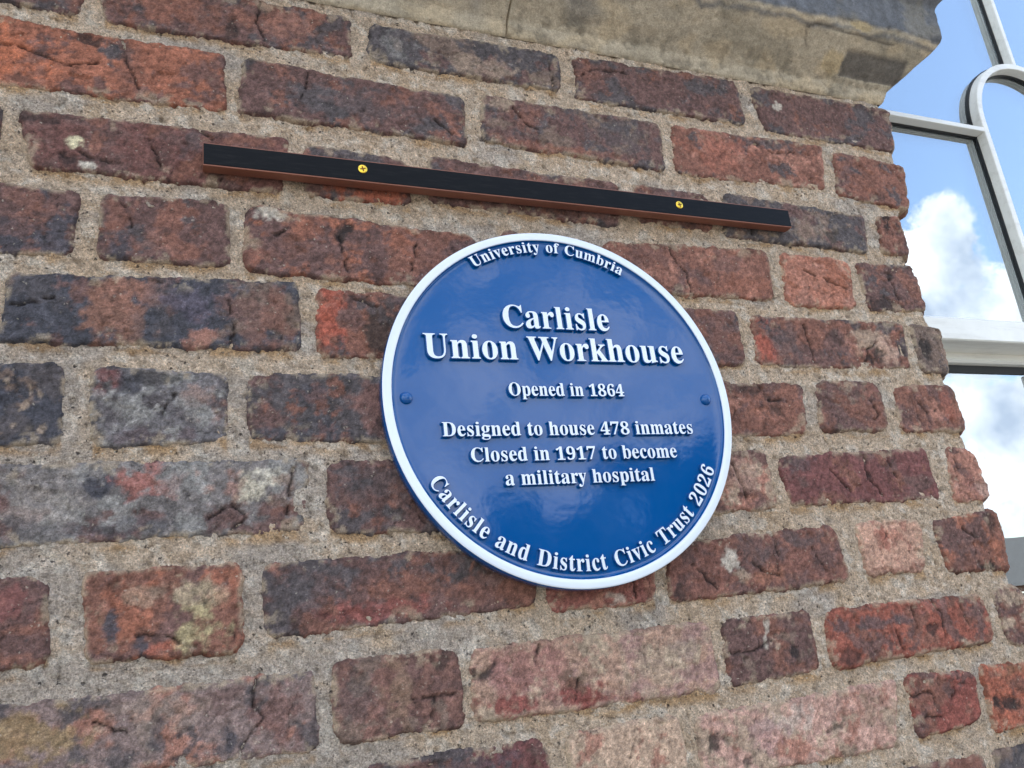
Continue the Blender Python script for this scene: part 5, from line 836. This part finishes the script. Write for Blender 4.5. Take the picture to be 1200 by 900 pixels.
def arc(s, rb, a0, a1, cap, top, sp=215.):
    ad = advance(s, sp); tr = 30.; tot = sum(ad) + tr * (len(s) - 1); sy = cap / CAP
    rm = rb + (cap * .4 if top else -cap * .4)
    span = abs(a1 - a0); sx = math.radians(span) * rm / tot; t = 0.
    for c, a in zip(s, ad):
        cen = (t + a / 2) / tot * span
        th = math.radians(a0 - cen if top else a0 + cen)
        if c != ' ':
            ang = th - math.pi / 2 if top else th + math.pi / 2
            x, y = rb * math.cos(th), rb * math.sin(th)
            hx = a / 2 * sx
            letter(c, sx, sy, x - hx * math.cos(ang), y - hx * math.sin(ang), ang)
        t += a + tr
arc('University of Cumbria', .1737, 121.0, 59.6, .0125, True)
arc('Carlisle and District Civic Trust 2026', .1810, -151.8, -26.6, .0158, False, 230.)

# ------------------------------------------------------------------ slim bar above the plaque
bar = empty('wall_bar', 'slim black bar with coppery edges screwed to the bricks above the round plaque', 'bar', (-.007, 0, 2.155))
bx0, bx1, bz0, bz1, bf, bb = -.3674, .3540, 2.1418, 2.1680, -.0200, -.0060
o = box('bar_body', bx0, bx1, bf + .0006, bb, bz0, bz1, M_copper, None, .0006); put(o, bar)
o = box('front_face', bx0 + .0004, bx1 - .0004, bf, bf + .004, bz0 + .0014, bz1 - .0012, M_bar_black, None, .0003, 1); put(o, bar)
def screw(x, z):
    V = []; F = []
    seg = 32; prof = [(0.0005, -.0002), (.0022, -.0004), (.0040, -.0004), (.0049, .0000), (.0049, .0012)]
    ob = lathe('screw', [(0, -.0004)] + prof[1:], M_brass, None, seg)
    ob.rotation_euler = (R(-90), 0, 0)
    ob.matrix_world = Matrix(((1, 0, 0, x), (0, 0, 1, bf - .0004), (0, -1, 0, z), (0, 0, 0, 1)))
    bpy.context.view_layer.update(); put(ob, bar)
    # flat dark cross laid on the head stands in for the shaded slot
    pts = []
    for i in range(12):
        a_, b_ = [(.0030, .0007), (.0008, .0008), (.0007, .0030)][i % 3]
        k = i // 3; px, pz = (a_, b_)
        for _ in range(k): px, pz = -pz, px
        ca_, sa_ = math.cos(.25), math.sin(.25); pts.append((x + px * ca_ - pz * sa_, z + px * sa_ + pz * ca_))
    pts = sorted(pts, key=lambda q: math.atan2(q[1] - z, q[0] - x))
    V = [(px, bf - .00095, pz) for px, pz in pts] + [(x, bf - .00095, z)]; F = [((i + 1) % 12, i, 12) for i in range(12)]
    rc = mesh_obj('recess_shade', V, F, M_recess_shade, None)
    bpy.context.view_layer.update(); rc.parent = ob; rc.matrix_parent_inverse = ob.matrix_world.inverted()
screw(-.2085, 2.1572); screw(.1845, 2.1566)

# ------------------------------------------------------------------ ground and what stands opposite (seen only in reflections)
def sheet(name, x0, x1, y0, y1, z, mat):
    o = mesh_obj(name, [(x0, y0, z), (x1, y0, z), (x1, y1, z), (x0, y1, z)], [(0, 1, 2, 3)], mat); o['kind'] = 'structure'; return o
sheet('ground', -900, 900, -900, 900, -.004, M_ground)
sheet('pavement', -30, 30, -6, -.001, .0, M_paving)
house = empty('brick_house', 'long low brick building with slate roof across the yard, reflected in the glass', 'building', (38, -38, 0))
hx0, hx1, hy0, hy1 = 6, 75, -50, -40
def hbox(nm, *a):
    o = box(nm, *a); put(o, house); return o
hbox('wall', hx0, hx1, hy0, hy1, 0, 2.6, M_far_brick)
rf = mesh_obj('roof', [(hx0 - .3, hy1 + .3, 2.5), (hx1 + .3, hy1 + .3, 2.5), (hx1 + .3, -45, 6.2), (hx0 - .3, -45, 6.2), (hx0 - .3, hy0 - .3, 2.5), (hx1 + .3, hy0 - .3, 2.5)],
              [(0, 1, 2, 3), (3, 2, 5, 4), (0, 3, 4), (1, 5, 2)], simple('slate', (58, 60, 62), .8, scale=4)); put(rf, house)
for i in range(16):
    x = hx0 + 3 + i * 4.2
    w_ = hbox('window', x, x + 1.2, hy1 + .002, hy1 + .06, 1.0, 2.1, M_white)
    w2 = box('pane', x + .08, x + 1.12, hy1 + .061, hy1 + .075, 1.08, 2.02, M_gasket); put(w2, w_)
M_leaf = simple('leaf_green', (62, 82, 44), .6, var=.35, scale=1.5)
M_bark = simple('bark', (92, 80, 66), .9, scale=8, var=.2)
def tree(x, y, h, r, seed, label):
    t = empty('tree', label, 'tree', (x, y, 0), 'trees across the yard')
    rs = np.random.RandomState(seed)
    V, F = [], []
    def limb(p, q, r0, r1):
        b = len(V); p = np.array(p, float); q = np.array(q, float)
        for c_, rr in ((p, r0), (q, r1)):
            for k in range(7):
                a = k * 2 * math.pi / 7; V.append((c_[0] + rr * math.cos(a), c_[1] + rr * math.sin(a), c_[2]))
        for k in range(7): F.append((b + k, b + (k + 1) % 7, b + 7 + (k + 1) % 7, b + 7 + k))
    limb((x, y, 0), (x, y, h * .5), r * .09, r * .05)
    cs = []
    for k in range(9):
        a = rs.rand() * 6.28; rr = r * (.3 + .5 * rs.rand()); zz = h * (.45 + .5 * rs.rand())
        q = (x + rr * math.cos(a), y + rr * math.sin(a), zz); limb((x, y, h * (.25 + .25 * rs.rand())), q, r * .035, r * .012); cs.append(q)
    cs.append((x, y, h * .9)); cs.append((x, y, h * .7))
    tr = mesh_obj('trunk', V, F, M_bark); put(tr, t)
    N = 5200
    ci = rs.randint(len(cs), size=N); C_ = np.array(cs)[ci]
    dirv = rs.randn(N, 3); dirv /= np.linalg.norm(dirv, axis=1)[:, None]
    P = C_ + dirv * (r * .38 * rs.rand(N) ** .45)[:, None] * np.array([1, 1, .8])
    a = rs.randn(N, 3); a /= np.linalg.norm(a, axis=1)[:, None]; b = np.cross(a, rs.randn(N, 3)); b /= np.linalg.norm(b, axis=1)[:, None]
    s = (.10 + .12 * rs.rand(N))[:, None] * r / 3
    VV = np.stack([P - a * s, P + b * s * .6, P + a * s, P - b * s * .6], 1).reshape(-1, 3)
    FF = np.arange(4 * N).reshape(N, 4)
    cr_ = mesh_obj('crown', VV, FF, M_leaf); put(cr_, t)
TREES = [(14, 30, 7.6, 3.0, 'leftmost tree of the row across the yard, reflected at the lower left of the plaque'),
         (19.5, 31, 8.6, 3.1, 'second tree from the left in the row across the yard, rounded and green'),
         (25, 29, 8.4, 3.0, 'third tree from the left in the row across the yard, broad and green'),
         (28.3, 17, 4.8, 1.0, 'narrow small tree standing nearer than the row, reflected low in the plaque'),
         (30.5, 31, 10.0, 3.3, 'fourth tree from the left in the row across the yard, behind the narrow small one'),
         (36, 30, 10.6, 3.4, 'tallest tree of the row across the yard, reflected at the right of the plaque'),
         (41, 32, 9.4, 3.0, 'rightmost tree of the row across the yard, next to the open sky')]
for i, (az, dist, h, r, lb) in enumerate(TREES):
    tree(math.sin(R(az)) * dist, -math.cos(R(az)) * dist, h, r, 40 + i, lb)
print('objects', len(bpy.data.objects), 'tris', sum(len(o.data.polygons) * 2 for o in bpy.data.objects if o.type == 'MESH'))
